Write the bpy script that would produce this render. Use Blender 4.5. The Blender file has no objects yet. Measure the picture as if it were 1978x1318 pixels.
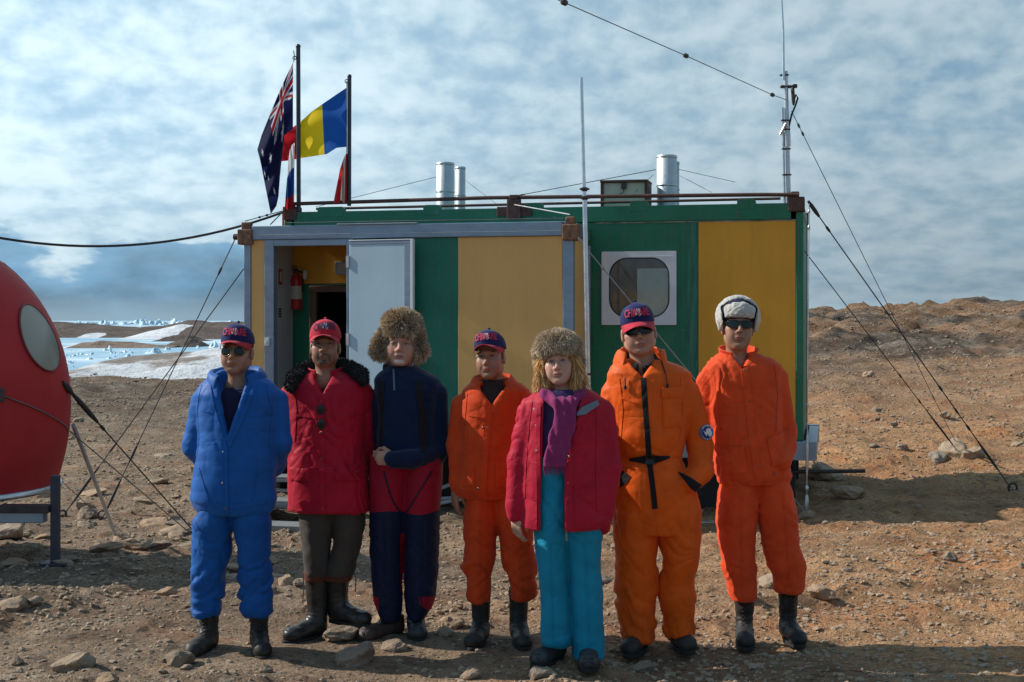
import bpy, bmesh, math, random
import numpy as np
from mathutils import Vector, Matrix, Euler, geometry
from mathutils.bvhtree import BVHTree
from mathutils import noise as mnoise
R = math.radians
random.seed(7)
rng = np.random.default_rng(7)
scene = bpy.context.scene
COL = scene.collection

# ---------------------------------------------------------------- camera
CZ, F = 1.75, 2700.0                  # eye height (m), focal length in photo pixels
cd = bpy.data.cameras.new('camera'); cam = bpy.data.objects.new('camera', cd); COL.objects.link(cam)
cam.location = (0, 0, CZ); cam.rotation_euler = (R(90), 0, 0)
cd.sensor_width = 36; cd.lens = F / 1978 * 36; cd.shift_y = -41 / 1978
cd.clip_start = .1; cd.clip_end = 60000
scene.camera = cam
scene.view_settings.view_transform = 'Standard'; scene.view_settings.look = 'None'
scene.view_settings.exposure = .1; scene.view_settings.gamma = 1

# ---------------------------------------------------------------- sky and sun
SUN_AZ, SUN_EL = R(11.5), R(35)         # azimuth behind the left-hand direction
sdir = Vector((-math.cos(SUN_AZ) * math.cos(SUN_EL), math.sin(SUN_AZ) * math.cos(SUN_EL), math.sin(SUN_EL)))
world = bpy.data.worlds.new('World'); scene.world = world; world.use_nodes = True
def build_sky():
    nt = world.node_tree; N = nt.nodes; L = nt.links; N.clear()
    out = N.new('ShaderNodeOutputWorld'); bg = N.new('ShaderNodeBackground'); bg.inputs[1].default_value = .1
    sky = N.new('ShaderNodeTexSky'); sky.sky_type = 'NISHITA'; sky.sun_disc = False
    sky.sun_elevation = SUN_EL; sky.sun_rotation = R(-90) + SUN_AZ; sky.altitude = 30; sky.air_density = 1.0; sky.dust_density = .3; sky.ozone_density = 2.0
    tc = N.new('ShaderNodeTexCoord'); sep = N.new('ShaderNodeSeparateXYZ'); L.new(tc.outputs['Generated'], sep.inputs[0])
    def M(op, a, b=None, c=None):
        n = N.new('ShaderNodeMath'); n.operation = op
        for i, v in enumerate((a, b, c)):
            if v is None: continue
            if isinstance(v, (int, float)): n.inputs[i].default_value = v
            else: L.new(v, n.inputs[i])
        return n.outputs[0]
    def MR(v, a, b, c=0, d=1, smooth=True):
        n = N.new('ShaderNodeMapRange'); n.interpolation_type = 'SMOOTHSTEP' if smooth else 'LINEAR'
        L.new(v, n.inputs[0]); n.inputs[1].default_value = a; n.inputs[2].default_value = b; n.inputs[3].default_value = c; n.inputs[4].default_value = d
        return n.outputs[0]
    x, y, z = sep.outputs
    zz = M('MAXIMUM', z, 0.0)
    den = M('ADD', zz, .16)                                       # cloud sheet seen at a slant
    cx = M('MULTIPLY', x, 4.0); ln = M('LOGARITHM', den, 2.718282); cy = M('MULTIPLY', ln, -2.0)
    def noise(vx, vy, vz, scale, det, rough, sx=1, sy=1, dist=0):
        cmb = N.new('ShaderNodeCombineXYZ'); L.new(M('MULTIPLY', vx, sx), cmb.inputs[0]); L.new(M('MULTIPLY', vy, sy), cmb.inputs[1])
        L.new(M('ADD', M('MULTIPLY', y, .6), vz), cmb.inputs[2])
        n = N.new('ShaderNodeTexNoise'); n.inputs['Scale'].default_value = scale; n.inputs['Detail'].default_value = det
        n.inputs['Roughness'].default_value = rough; n.inputs['Distortion'].default_value = dist
        L.new(cmb.outputs[0], n.inputs['Vector']); return n.outputs['Fac']
    puff = noise(cx, cy, 3.7, 11.0, 6, .5, 1, 1.0, .12)            # small altocumulus puffs
    mid = noise(cx, cy, 9.1, 1.9, 5, .5, 1, 2.0)                   # thicker and thinner sheets
    side = MR(x, -.34, .34, 1.0, 0.0)                              # more puffs and more light toward the sun side
    away = M('MULTIPLY', MR(y, -.4, .5, .25, 1.0), MR(zz, .35, .8, 1.0, .45))   # the sky behind and overhead is clearer
    cov = M('ADD', M('ADD', M('MULTIPLY', puff, M('ADD', M('MULTIPLY', side, .45), .40)), M('MULTIPLY', mid, .75)), M('MULTIPLY', side, .08))
    cover = M('MULTIPLY', MR(cov, .25, .50), away)
    thick = MR(M('ADD', M('MULTIPLY', mid, .52), M('MULTIPLY', puff, .52)), .31, .67)
    # low bank of cumulus near the horizon
    cum = noise(M('MULTIPLY', x, 1.0), M('MULTIPLY', z, 2.0), 5.5, 9.0, 6, .55, 1, 1, .15)
    hump = M('SUBTRACT', M('ADD', M('MULTIPLY', cum, .13), -.010), zz)
    cumm = MR(hump, -.004, .006)
    cumsh = MR(hump, .0, .045, 1.0, .35)
    def RGB(c):
        n = N.new('ShaderNodeRGB'); n.outputs[0].default_value = (*c, 1); return n.outputs[0]
    def MIX(f, a, b):
        n = N.new('ShaderNodeMix'); n.data_type = 'RGBA'
        if isinstance(f, (int, float)): n.inputs[0].default_value = f
        else: L.new(f, n.inputs[0])
        L.new(a, n.inputs[6]); L.new(b, n.inputs[7]); return n.outputs[2]
    def SC(col, f):
        n = N.new('ShaderNodeVectorMath'); n.operation = 'SCALE'; L.new(col, n.inputs[0])
        if isinstance(f, (int, float)): n.inputs[3].default_value = f
        else: L.new(f, n.inputs[3])
        return n.outputs[0]
    bright = RGB((7.7, 9.5, 10.4)); shade = RGB((3.9, 6.0, 7.7))
    ccol = MIX(thick, shade, bright)
    lum = MR(x, -.42, .30, 1.12, .64)
    lum2 = M('MULTIPLY', lum, MR(zz, .0, .16, .74, 1.0))
    ccol = SC(ccol, lum2)
    skyc = MIX(.5, SC(sky.outputs[0], .7), RGB((1.5, 3.7, 5.9)))
    base = MIX(M('MULTIPLY', cover, .93), skyc, ccol)
    lowc = SC(RGB((1.7, 3.7, 5.7)), M('MULTIPLY', cumsh, MR(x, -.4, .36, 1.0, .9)))
    low = MIX(M('MULTIPLY', cumm, MR(x, -.16, .06, .85, .12)), base, lowc)
    hz = MR(zz, .0, .022, .55, 0.0)
    fin = MIX(hz, low, RGB((3.6, 5.1, 6.2)))
    grd = MIX(MR(z, -.02, 0.0), RGB((.9, .8, .7)), fin)
    L.new(grd, bg.inputs[0]); L.new(bg.outputs[0], out.inputs[0])
build_sky()
sl = bpy.data.lights.new('sun', 'SUN'); sl.energy = 5.0; sl.angle = R(.53); sl.color = (1, .94, .85)
so = bpy.data.objects.new('sun', sl); COL.objects.link(so); so.rotation_euler = sdir.to_track_quat('Z', 'Y').to_euler(); so.location = (-20, 5, 20)

# ---------------------------------------------------------------- helpers: pixels of the photo at a depth
def W(px, py, D): return Vector(((px - 989) / F * D, D, CZ - (py - 618) / F * D))

# ---------------------------------------------------------------- helpers: noise
def _h(ix, iy, iz, s):
    h = (ix.astype(np.int64) * 374761393 + iy.astype(np.int64) * 668265263 + iz.astype(np.int64) * 2147483647 + s * 974634777) & 0xffffffff
    h = ((h ^ (h >> 13)) * 1274126177) & 0xffffffff
    h = h ^ (h >> 16)
    return (h & 0xffff) / 65535.0
def vn(x, y, z=0.0, s=0):
    x, y, z = np.broadcast_arrays(np.asarray(x, float), np.asarray(y, float), np.asarray(z, float))
    fx, fy, fz = np.floor(x), np.floor(y), np.floor(z)
    tx, ty, tz = x - fx, y - fy, z - fz
    tx = tx * tx * tx * (tx * (tx * 6 - 15) + 10); ty = ty * ty * ty * (ty * (ty * 6 - 15) + 10); tz = tz * tz * tz * (tz * (tz * 6 - 15) + 10)
    def c(a, b, d): return _h(fx + a, fy + b, fz + d, s)
    def l(a, b, t): return a + (b - a) * t
    return l(l(l(c(0,0,0), c(1,0,0), tx), l(c(0,1,0), c(1,1,0), tx), ty), l(l(c(0,0,1), c(1,0,1), tx), l(c(0,1,1), c(1,1,1), tx), ty), tz) * 2 - 1
def fbm(x, y, z=0.0, o=4, s=0, g=.5, lac=2.03):
    a, t, k = 1.0, 0.0, 1.0
    for i in range(o):
        t = t + a * vn(np.asarray(x) * k, np.asarray(y) * k, np.asarray(z) * k, s + i * 17); a *= g; k *= lac
    return t
def ridge(x, y, z=0.0, o=3, s=0):
    a, t, k = 1.0, 0.0, 1.0
    for i in range(o):
        t = t + a * (1 - 2 * np.abs(vn(np.asarray(x) * k, np.asarray(y) * k, np.asarray(z) * k, s + i * 13))); a *= .5; k *= 2.1
    return t
def sstep(a, b, x): t = np.clip((np.asarray(x, float) - a) / (b - a), 0, 1); return t * t * (3 - 2 * t)

# ---------------------------------------------------------------- helpers: objects
def tag(o, label=None, cat=None, group=None, kind=None):
    if label: o['label'] = label
    if cat: o['category'] = cat
    if group: o['group'] = group
    if kind: o['kind'] = kind
    return o
def empty(name, loc=(0, 0, 0), rz=0.0, label=None, cat=None, group=None):
    o = bpy.data.objects.new(name, None); COL.objects.link(o); o.location = loc; o.rotation_euler = (0, 0, rz); o.empty_display_size = .2
    return tag(o, label, cat, group)
def mk(name, V, Fc, mat=None, parent=None, smooth=True, attrs=None, bevel=0, midx=None):
    V = np.asarray(V, np.float32).reshape(-1, 3)
    me = bpy.data.meshes.new(name)
    if isinstance(Fc, np.ndarray):
        m, k = Fc.shape
        me.vertices.add(len(V)); me.vertices.foreach_set('co', V.ravel())
        me.loops.add(m * k); me.loops.foreach_set('vertex_index', Fc.astype(np.int32).ravel())
        me.polygons.add(m); me.polygons.foreach_set('loop_start', np.arange(0, m * k, k, dtype=np.int32))
        me.update(calc_edges=True); me.validate()
    else:
        me.from_pydata(V.tolist(), [], [tuple(f) for f in Fc]); me.update()
    n = len(me.polygons)
    if isinstance(smooth, (bool, int)): me.polygons.foreach_set('use_smooth', np.full(n, bool(smooth)))
    else: me.polygons.foreach_set('use_smooth', np.asarray(smooth, bool))
    for mm in (mat if isinstance(mat, (list, tuple)) else [mat]):
        if mm: me.materials.append(mm)
    if midx is not None: me.polygons.foreach_set('material_index', np.asarray(midx, np.int32))
    for an, (ty, data) in (attrs or {}).items():
        a = me.attributes.new(an, ty, 'POINT')
        if ty == 'FLOAT': a.data.foreach_set('value', np.asarray(data, np.float32))
        else:
            d = np.ones((len(V), 4), np.float32); d[:, :3] = data; a.data.foreach_set('color', d.ravel())
    o = bpy.data.objects.new(name, me); COL.objects.link(o)
    if parent: o.parent = parent
    if bevel:
        b = o.modifiers.new('bevel', 'BEVEL'); b.width = bevel; b.segments = 2; b.limit_method = 'ANGLE'; b.angle_limit = R(50)
    return o
class MB:
    """collects shapes for one mesh"""
    def __init__(s): s.V = []; s.F = []; s.S = []; s.M = []; s.m = 0
    def add(s, V, Fc, smooth=False):
        o = len(s.V); s.V += [tuple(v) for v in V]
        s.F += [tuple(int(i) + o for i in f) for f in Fc]; s.S += [smooth] * len(Fc); s.M += [s.m] * len(Fc)
        return s
    def box(s, a, b, M=None):
        x0, y0, z0 = a; x1, y1, z1 = b
        V = [Vector(p) for p in ((x0,y0,z0),(x1,y0,z0),(x1,y1,z0),(x0,y1,z0),(x0,y0,z1),(x1,y0,z1),(x1,y1,z1),(x0,y1,z1))]
        if M is not None: V = [M @ v for v in V]
        return s.add(V, [(0,3,2,1),(4,5,6,7),(0,1,5,4),(1,2,6,5),(2,3,7,6),(3,0,4,7)])
    def tube(s, pts, r, n=8, cap=True):
        pts = [Vector(p) for p in pts]; k = len(pts); rs = r if isinstance(r, (list, tuple)) else [r] * k
        V = []; t0 = (pts[1] - pts[0]).normalized(); up = Vector((0, 0, 1)) if abs(t0.z) < .9 else Vector((1, 0, 0))
        a = t0.cross(up).normalized()
        for i in range(k):
            t = (pts[min(i + 1, k - 1)] - pts[max(i - 1, 0)]).normalized()
            a = (a - t * a.dot(t)).normalized(); b = t.cross(a)
            for j in range(n):
                th = 2 * math.pi * j / n; V.append(pts[i] + (a * math.cos(th) + b * math.sin(th)) * rs[i])
        Fc = []
        for i in range(k - 1):
            for j in range(n): Fc.append((i*n+j, i*n+(j+1)%n, (i+1)*n+(j+1)%n, (i+1)*n+j))
        s.add(V, Fc, True)
        if cap:
            s.add(V[:n], [tuple(range(n))[::-1]]); s.add(V[-n:], [tuple(range(n))])
        return s
    def ball(s, c, r, n=10, m=7):
        r = (r, r, r) if isinstance(r, (int, float)) else r
        V = []; Fc = []
        for i in range(m + 1):
            ph = math.pi * i / m
            for j in range(n):
                th = 2 * math.pi * j / n
                V.append((c[0] + r[0]*math.sin(ph)*math.cos(th), c[1] + r[1]*math.sin(ph)*math.sin(th), c[2] + r[2]*math.cos(ph)))
        for i in range(m):
            for j in range(n): Fc.append((i*n+j, (i+1)*n+j, (i+1)*n+(j+1)%n, i*n+(j+1)%n))
        return s.add(V, Fc, True)
    def lathe(s, prof, c=(0, 0, 0), n=24, smooth=True):
        V = []; Fc = []
        for (r, z) in prof:
            for j in range(n):
                th = 2*math.pi*j/n; V.append((c[0]+r*math.cos(th), c[1]+r*math.sin(th), c[2]+z))
        for i in range(len(prof)-1):
            for j in range(n): Fc.append((i*n+j, i*n+(j+1)%n, (i+1)*n+(j+1)%n, (i+1)*n+j))
        return s.add(V, Fc, smooth)
    def torus(s, c, R_, r, ax='z', n=16, m=6):
        pts = []
        for i in range(n + 1):
            t = 2*math.pi*i/n; u, v = R_*math.cos(t), R_*math.sin(t)
            pts.append((c[0]+u, c[1]+v, c[2]) if ax == 'z' else (c[0], c[1]+u, c[2]+v) if ax == 'x' else (c[0]+u, c[1], c[2]+v))
        return s.tube(pts, r, m, False)
    def prism(s, poly, y0, y1, M=None):
        """polygon in x,z pushed along y"""
        n = len(poly); V = [Vector((p[0], y0, p[1])) for p in poly] + [Vector((p[0], y1, p[1])) for p in poly]
        if M is not None: V = [M @ v for v in V]
        Fc = [tuple(range(n)), tuple(range(2*n-1, n-1, -1))] + [(i, i+n, (i+1)%n+n, (i+1)%n) for i in range(n)]
        return s.add(V, Fc)
    def build(s, name, mat, parent=None, bevel=0, smooth=None):
        return mk(name, np.array(s.V), s.F, mat, parent, smooth if smooth is not None else s.S, bevel=bevel, midx=s.M if any(s.M) else None)
def text_mesh(body, size, extrude=0.0):
    """lettering as (verts, faces) in x,z, centred"""
    cu = bpy.data.curves.new('lettering', 'FONT'); cu.body = body; cu.size = size; cu.align_x = 'CENTER'; cu.align_y = 'CENTER'; cu.resolution_u = 3; cu.fill_mode = 'FRONT'; cu.offset = size * .022
    o = bpy.data.objects.new('lettering', cu); COL.objects.link(o)
    dg = bpy.context.evaluated_depsgraph_get(); me = bpy.data.meshes.new_from_object(o.evaluated_get(dg))
    V = [(v.co.x, 0, v.co.y) for v in me.vertices]; Fc = [tuple(p.vertices) for p in me.polygons]
    bpy.data.objects.remove(o); bpy.data.meshes.remove(me); bpy.data.curves.remove(cu)
    return V, Fc

# ---------------------------------------------------------------- helpers: materials
def new_mat(name):
    m = bpy.data.materials.new(name); m.use_nodes = True; nt = m.node_tree; nt.nodes.clear()
    out = nt.nodes.new('ShaderNodeOutputMaterial'); b = nt.nodes.new('ShaderNodeBsdfPrincipled'); nt.links.new(b.outputs[0], out.inputs[0])
    return m, nt, b
def tex(nt, scale, det=4, rough=.55, sc=(1, 1, 1), dist=0, coord='Object', kind='NOISE'):
    tc = nt.nodes.new('ShaderNodeTexCoord'); mp = nt.nodes.new('ShaderNodeMapping'); mp.inputs['Scale'].default_value = sc
    nt.links.new(tc.outputs[coord], mp.inputs[0])
    if kind == 'NOISE':
        n = nt.nodes.new('ShaderNodeTexNoise'); n.inputs['Scale'].default_value = scale; n.inputs['Detail'].default_value = det; n.inputs['Roughness'].default_value = rough; n.inputs['Distortion'].default_value = dist
        o = n.outputs['Fac']
    elif kind == 'VORONOI':
        n = nt.nodes.new('ShaderNodeTexVoronoi'); n.inputs['Scale'].default_value = scale; o = n.outputs['Distance']
    else:
        n = nt.nodes.new('ShaderNodeTexWave'); n.inputs['Scale'].default_value = scale; n.inputs['Distortion'].default_value = dist; o = n.outputs['Fac']
    nt.links.new(mp.outputs[0], n.inputs['Vector']); return o
def ramp(nt, fac, stops, interp='LINEAR'):
    r = nt.nodes.new('ShaderNodeValToRGB'); r.color_ramp.interpolation = interp; e = r.color_ramp.elements
    while len(e) < len(stops): e.new(.5)
    for el, (p, c) in zip(e, stops): el.position = p; el.color = (*c, 1) if len(c) == 3 else c
    nt.links.new(fac, r.inputs[0]); return r.outputs[0]
def mixc(nt, fac, a, b, mode='MIX'):
    n = nt.nodes.new('ShaderNodeMix'); n.data_type = 'RGBA'; n.blend_type = mode
    for i, v in ((0, fac), (6, a), (7, b)):
        if isinstance(v, (int, float)): n.inputs[i].default_value = v
        elif isinstance(v, tuple): n.inputs[i].default_value = (*v, 1)
        else: nt.links.new(v, n.inputs[i])
    return n.outputs[2]
def mth(nt, op, a, b=0.0):
    n = nt.nodes.new('ShaderNodeMath'); n.operation = op
    for i, v in enumerate((a, b)):
        if isinstance(v, (int, float)): n.inputs[i].default_value = v
        else: nt.links.new(v, n.inputs[i])
    return n.outputs[0]
def bump(nt, b, h, strength, dist=.01):
    n = nt.nodes.new('ShaderNodeBump'); n.inputs['Strength'].default_value = strength; n.inputs['Distance'].default_value = dist
    nt.links.new(h, n.inputs['Height']); nt.links.new(n.outputs[0], b.inputs['Normal'])
def attr(nt, name, out='Color'):
    n = nt.nodes.new('ShaderNodeAttribute'); n.attribute_name = name; return n.outputs[out]
def dull(c, f): return tuple(max(0, min(1, x * f)) for x in c)
MATS = {}
def plain(name, c, rough=.6, metal=0.0, var=.18, scale=9, bs=0.0, bscale=60, bdist=.004, sc=(1, 1, 1), c2=None, spec=.4):
    """a coloured surface with uneven tone, uneven gloss and a fine bump"""
    if name in MATS: return MATS[name]
    m, nt, b = new_mat(name)
    n = tex(nt, scale, 5, .6, sc)
    col = ramp(nt, n, [(.28, dull(c, 1 - var)), (.72, c2 or dull(c, 1 + var))])
    nt.links.new(col, b.inputs['Base Color'])
    rr = nt.nodes.new('ShaderNodeMapRange'); nt.links.new(n, rr.inputs[0]); rr.inputs[3].default_value = max(0, rough - .1); rr.inputs[4].default_value = min(1, rough + .1)
    nt.links.new(rr.outputs[0], b.inputs['Roughness']); b.inputs['Metallic'].default_value = metal; b.inputs['Specular IOR Level'].default_value = spec
    if bs: bump(nt, b, tex(nt, bscale, 4, .6, sc), bs, bdist)
    MATS[name] = m; return m
def cloth(name, c, rough=.75, weave=420, crease=26, cs=.35, var=.16, sheen=.06):
    if name in MATS: return MATS[name]
    m, nt, b = new_mat(name)
    col = ramp(nt, tex(nt, 7, 4, .6), [(.3, dull(c, 1 - var)), (.7, dull(c, 1 + var))])
    nt.links.new(col, b.inputs['Base Color']); b.inputs['Roughness'].default_value = rough; b.inputs['Specular IOR Level'].default_value = .18
    b.inputs['Sheen Weight'].default_value = sheen; b.inputs['Sheen Roughness'].default_value = .5
    def fold(sc, d, dist): return mth(nt, 'POWER', mth(nt, 'ABSOLUTE', mth(nt, 'MULTIPLY', mth(nt, 'SUBTRACT', tex(nt, sc, d, .5, (1, 1, 1.25), dist), .5), 3.0)), .62)
    calm = ramp(nt, tex(nt, 3.1, 2, .5), [(.40, (.12,) * 3), (.62, (1, 1, 1))])
    h = mth(nt, 'MULTIPLY', calm, mth(nt, 'ADD', fold(crease * .26, 2, .5), mth(nt, 'MULTIPLY', fold(crease * .7, 2, .3), .22)))
    h = mth(nt, 'ADD', h, mth(nt, 'MULTIPLY', tex(nt, weave, 2, .5), .06))
    bump(nt, b, h, min(1, cs * .9), .014); MATS[name] = m; return m
# ================================================================ ground, sea ice, hills
SEA = -30.0
def hill_side(x, y): return sstep(-.02, .16, np.asarray(x) / np.maximum(np.asarray(y), 1.0))
def H(x, y, fine=True):
    x = np.asarray(x, float); y = np.asarray(y, float)
    z = -.36 * sstep(8.6, 14.2, y)
    z = z + .10 * sstep(1.6, 3.6, x) * sstep(5, 8, y) + .16 * sstep(2.6, 8, x) * sstep(12, 17, y)   # rises to the right
    r = hill_side(x, y)
    # left: a low brow, then down to the sea
    brow = -.14 * sstep(20, 40, y) + .12 * vn(x * .22 + 3, y * .1, 0, 3) * sstep(24, 38, y) - 32 * sstep(44, 260, y) ** 1.0
    # right: stony slope with a rocky scarp and ridge
    scarp = (1.05 * sstep(14, 46, y) + .12 * sstep(15, 22, y) * ridge(x * .28, y * .22, 3.3, 3, 44) + (.35 + .030 * np.clip(x, 0, 40)) * sstep(37, 58, y)) - 34 * sstep(70, 400, y)
    z = z + brow * (1 - r) + scarp * r
    # behind the camera: a sunlit rise
    z = z + 3.6 * sstep(10, 55, -y) + .3 * vn(x * .2, y * .2, 0, 5) * sstep(6, 20, -y)
    # far to either side of the frame
    z = z - 20 * sstep(60, 260, np.abs(x)) * (1 - sstep(8, 55, -y))
    far = sstep(11, 30, y)
    z = z + (.055 + .08 * far) * fbm(x * .35, y * .35, 0, 3, 11) * sstep(8.0, 11, y)
    z = z + (.042 + .02 * sstep(.8, 2.2, x) + .14 * r * sstep(32, 42, y)) * fbm(x * 1.3, y * 1.3, 1.7, 3, 21)
    z = z + r * sstep(34, 44, y) * (1 - sstep(75, 95, y)) * (.22 * ridge(x * .22 + .3 * fbm(x * .1, y * .1, 0, 2, 90), y * .16, 2.2, 4, 31) + .16 * np.abs(fbm(x * .9, y * .7, 0, 3, 33)) + .14 * ridge(x * .7, y * .5, 5.1, 3, 37))
    z = z + (1 - r) * sstep(26, 36, y) * (1 - sstep(60, 80, y)) * (.10 * ridge(x * .35, y * .2, 4.2, 4, 35) + .10 * np.abs(fbm(x * 1.1, y * .8, 0, 3, 39)))
    if fine:
        calm = 1 - .75 * sstep(6.7, 6.95, y) * (1 - sstep(7.55, 7.9, y))
        z = z + calm * (.016 * fbm(x * 5, y * 5, .4, 3, 41) + .042 * np.maximum(0, ridge(x * 2.2, y * 2.2, 0, 4, 43) - .65) + .008 * np.abs(fbm(x * 13, y * 13, 0, 2, 47)))
        z = z + .012 * (1 - sstep(20, 30, y)) * np.maximum(0, fbm(x * 3.1, y * 3.1, 0, 2, 51) - .2) * calm
    return z
def axis(*segs):
    out = []
    for a, b, st in segs: out.append(np.arange(a, b - 1e-6, st))
    out.append([segs[-1][1]]); return np.concatenate(out)
def grid_faces(nx, ny):
    i, j = np.meshgrid(np.arange(nx - 1), np.arange(ny - 1), indexing='ij'); a = i * ny + j
    return np.stack([a, a + ny, a + ny + 1, a + 1], -1).reshape(-1, 4)

def ground_material():
    m, nt, b = new_mat('stony_ground')
    N, L = nt.nodes, nt.links
    big = tex(nt, .55, 4, .6); mid = tex(nt, 3.2, 6, .68); fine = tex(nt, 20, 6, .72); grit = tex(nt, 90, 3, .7)
    def cells(scale, sc=(1, 1, 1.6)):
        tc = N.new('ShaderNodeTexCoord'); mp = N.new('ShaderNodeMapping'); mp.inputs['Scale'].default_value = sc; L.new(tc.outputs['Object'], mp.inputs[0])
        wn = N.new('ShaderNodeTexNoise'); wn.inputs['Scale'].default_value = scale * .7; wn.inputs['Detail'].default_value = 3
        vm = N.new('ShaderNodeVectorMath'); vm.operation = 'MULTIPLY_ADD'; L.new(wn.outputs['Color'], vm.inputs[0]); vm.inputs[1].default_value = (.9 / scale,) * 3; L.new(mp.outputs[0], vm.inputs[2]); L.new(mp.outputs[0], wn.inputs['Vector'])
        v = N.new('ShaderNodeTexVoronoi'); v.inputs['Scale'].default_value = scale; L.new(vm.outputs[0], v.inputs['Vector'])
        s = N.new('ShaderNodeSeparateColor'); L.new(v.outputs['Color'], s.inputs[0]); return v.outputs['Distance'], s.outputs[0], s.outputs[1]
    d1, r1, q1 = cells(8.5); d2, r2, q2 = cells(27); d3, r3, q3 = cells(2.1)
    c1 = ramp(nt, mid, [(.30, (.20, .145, .10)), (.5, (.38, .28, .19)), (.68, (.54, .42, .30))])
    c2 = ramp(nt, fine, [(.32, (.14, .10, .074)), (.5, (.40, .295, .205)), (.70, (.60, .49, .36))])
    col = mixc(nt, .5, c1, c2)
    # single stones bedded in the soil, each its own tone
    st1 = mth(nt, 'MULTIPLY', ramp(nt, d1, [(.30, (1, 1, 1)), (.42, (0, 0, 0))]), ramp(nt, q1, [(.55, (0, 0, 0)), (.60, (1, 1, 1))]))
    st2 = mth(nt, 'MULTIPLY', ramp(nt, d2, [(.32, (1, 1, 1)), (.46, (0, 0, 0))]), ramp(nt, q2, [(.42, (0, 0, 0)), (.46, (1, 1, 1))]))
    tone = [(0, (.10, .085, .075)), (.3, (.24, .18, .13)), (.6, (.36, .28, .20)), (.85, (.52, .45, .36)), (1, (.26, .16, .11))]
    col = mixc(nt, mth(nt, 'MULTIPLY', st2, .75), col, ramp(nt, r2, tone)); col = mixc(nt, mth(nt, 'MULTIPLY', st1, .7), col, ramp(nt, r1, tone))
    geo = N.new('ShaderNodeNewGeometry'); sp = N.new('ShaderNodeSeparateXYZ'); L.new(geo.outputs['Position'], sp.inputs[0])
    warp = mth(nt, 'ADD', sp.outputs[0], mth(nt, 'MULTIPLY', mth(nt, 'SUBTRACT', big, .5), 5.0))
    mr = N.new('ShaderNodeMapRange'); mr.interpolation_type = 'SMOOTHSTEP'; L.new(warp, mr.inputs[0]); mr.inputs[1].default_value = -1.5; mr.inputs[2].default_value = 3.0
    col = mixc(nt, mth(nt, 'MULTIPLY', mr.outputs[0], .8), col, mixc(nt, 1.0, col, (1.50, 1.10, .78), 'MULTIPLY'))
    inv = mth(nt, 'SUBTRACT', 1.0, mr.outputs[0])
    col = mixc(nt, mth(nt, 'MULTIPLY', inv, .7), col, mixc(nt, 1.0, col, (.88, .85, .85), 'MULTIPLY'))
    pat = ramp(nt, tex(nt, 1.5, 5, .6, (1, 1, 1), .6), [(.52, (0, 0, 0)), (.64, (1, 1, 1))])
    col = mixc(nt, mth(nt, 'MULTIPLY', pat, .45), col, mixc(nt, 1.0, col, (1.15, .76, .56), 'MULTIPLY'))
    pit = ramp(nt, grit, [(.34, (.40, .35, .32)), (.5, (1, 1, 1))])
    col = mixc(nt, .8, col, mixc(nt, 1.0, col, pit, 'MULTIPLY'))
    rk = ramp(nt, tex(nt, .20, 5, .62, (1, .6, 3)), [(.44, (0, 0, 0)), (.55, (1, 1, 1))])
    mr2 = N.new('ShaderNodeMapRange'); L.new(sp.outputs[1], mr2.inputs[0]); mr2.inputs[1].default_value = 20; mr2.inputs[2].default_value = 40
    fr = tex(nt, 1.1, 7, .75, (1, .5, 3.5)); rc = ramp(nt, fr, [(.33, (.055, .045, .038)), (.5, (.17, .135, .105)), (.68, (.38, .32, .26))])
    col = mixc(nt, mth(nt, 'MULTIPLY', mth(nt, 'ADD', mth(nt, 'MULTIPLY', rk, .55), .45), mr2.outputs[0]), col, rc)
    lv = ramp(nt, mth(nt, 'ADD', mth(nt, 'MULTIPLY', big, .5), mth(nt, 'MULTIPLY', tex(nt, 1.7, 5, .65, (1, 1.8, 1), .5), .5)), [(.36, (.60, .58, .57)), (.5, (.95, .95, .95)), (.64, (1.22, 1.2, 1.16))])
    col = mixc(nt, 1.0, col, lv, 'MULTIPLY')
    L.new(col, b.inputs['Base Color']); b.inputs['Roughness'].default_value = .95; b.inputs['Specular IOR Level'].default_value = .12
    h = mth(nt, 'ADD', mth(nt, 'MULTIPLY', mid, 1.1), mth(nt, 'ADD', mth(nt, 'MULTIPLY', fine, .8), mth(nt, 'MULTIPLY', grit, .25)))
    h = mth(nt, 'ADD', h, mth(nt, 'ADD', mth(nt, 'MULTIPLY', mth(nt, 'SUBTRACT', .5, d1), mth(nt, 'MULTIPLY', st1, .9)), mth(nt, 'MULTIPLY', mth(nt, 'SUBTRACT', .5, d2), mth(nt, 'MULTIPLY', st2, .5))))
    h = mth(nt, 'ADD', h, mth(nt, 'MULTIPLY', mth(nt, 'MULTIPLY', fr, mr2.outputs[0]), 7.0))
    bump(nt, b, h, 1.0, .085)
    return m
GM = ground_material()
def build_ground():
    xs = axis((-320, -60, 13), (-60, -15, 1.5), (-15, -5, .28), (-5, 6.2, .04), (6.2, 20, .19), (20, 60, 1.0), (60, 320, 13))
    ys = axis((-90, -3, 3), (-3, 5.4, .28), (5.4, 10.5, .035), (10.5, 20, .07), (20, 75, .25), (75, 130, 3), (130, 420, 12))
    X, Y = np.meshgrid(xs, ys, indexing='ij')
    V = np.stack([X, Y, H(X, Y)], -1).reshape(-1, 3)
    o = mk('ground', V, grid_faces(len(xs), len(ys)), GM); tag(o, kind='structure')
build_ground()

def ground_hit(px, py):
    """where the ray through a photo pixel meets the ground"""
    t = np.linspace(4, 90, 8000); x = (px - 989) / F * t; z = CZ - (py - 618) / F * t
    d = z - H(x, t); i = int(np.argmax(d < 0))
    return Vector((x[i], t[i], float(H(x[i], t[i]))))

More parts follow.
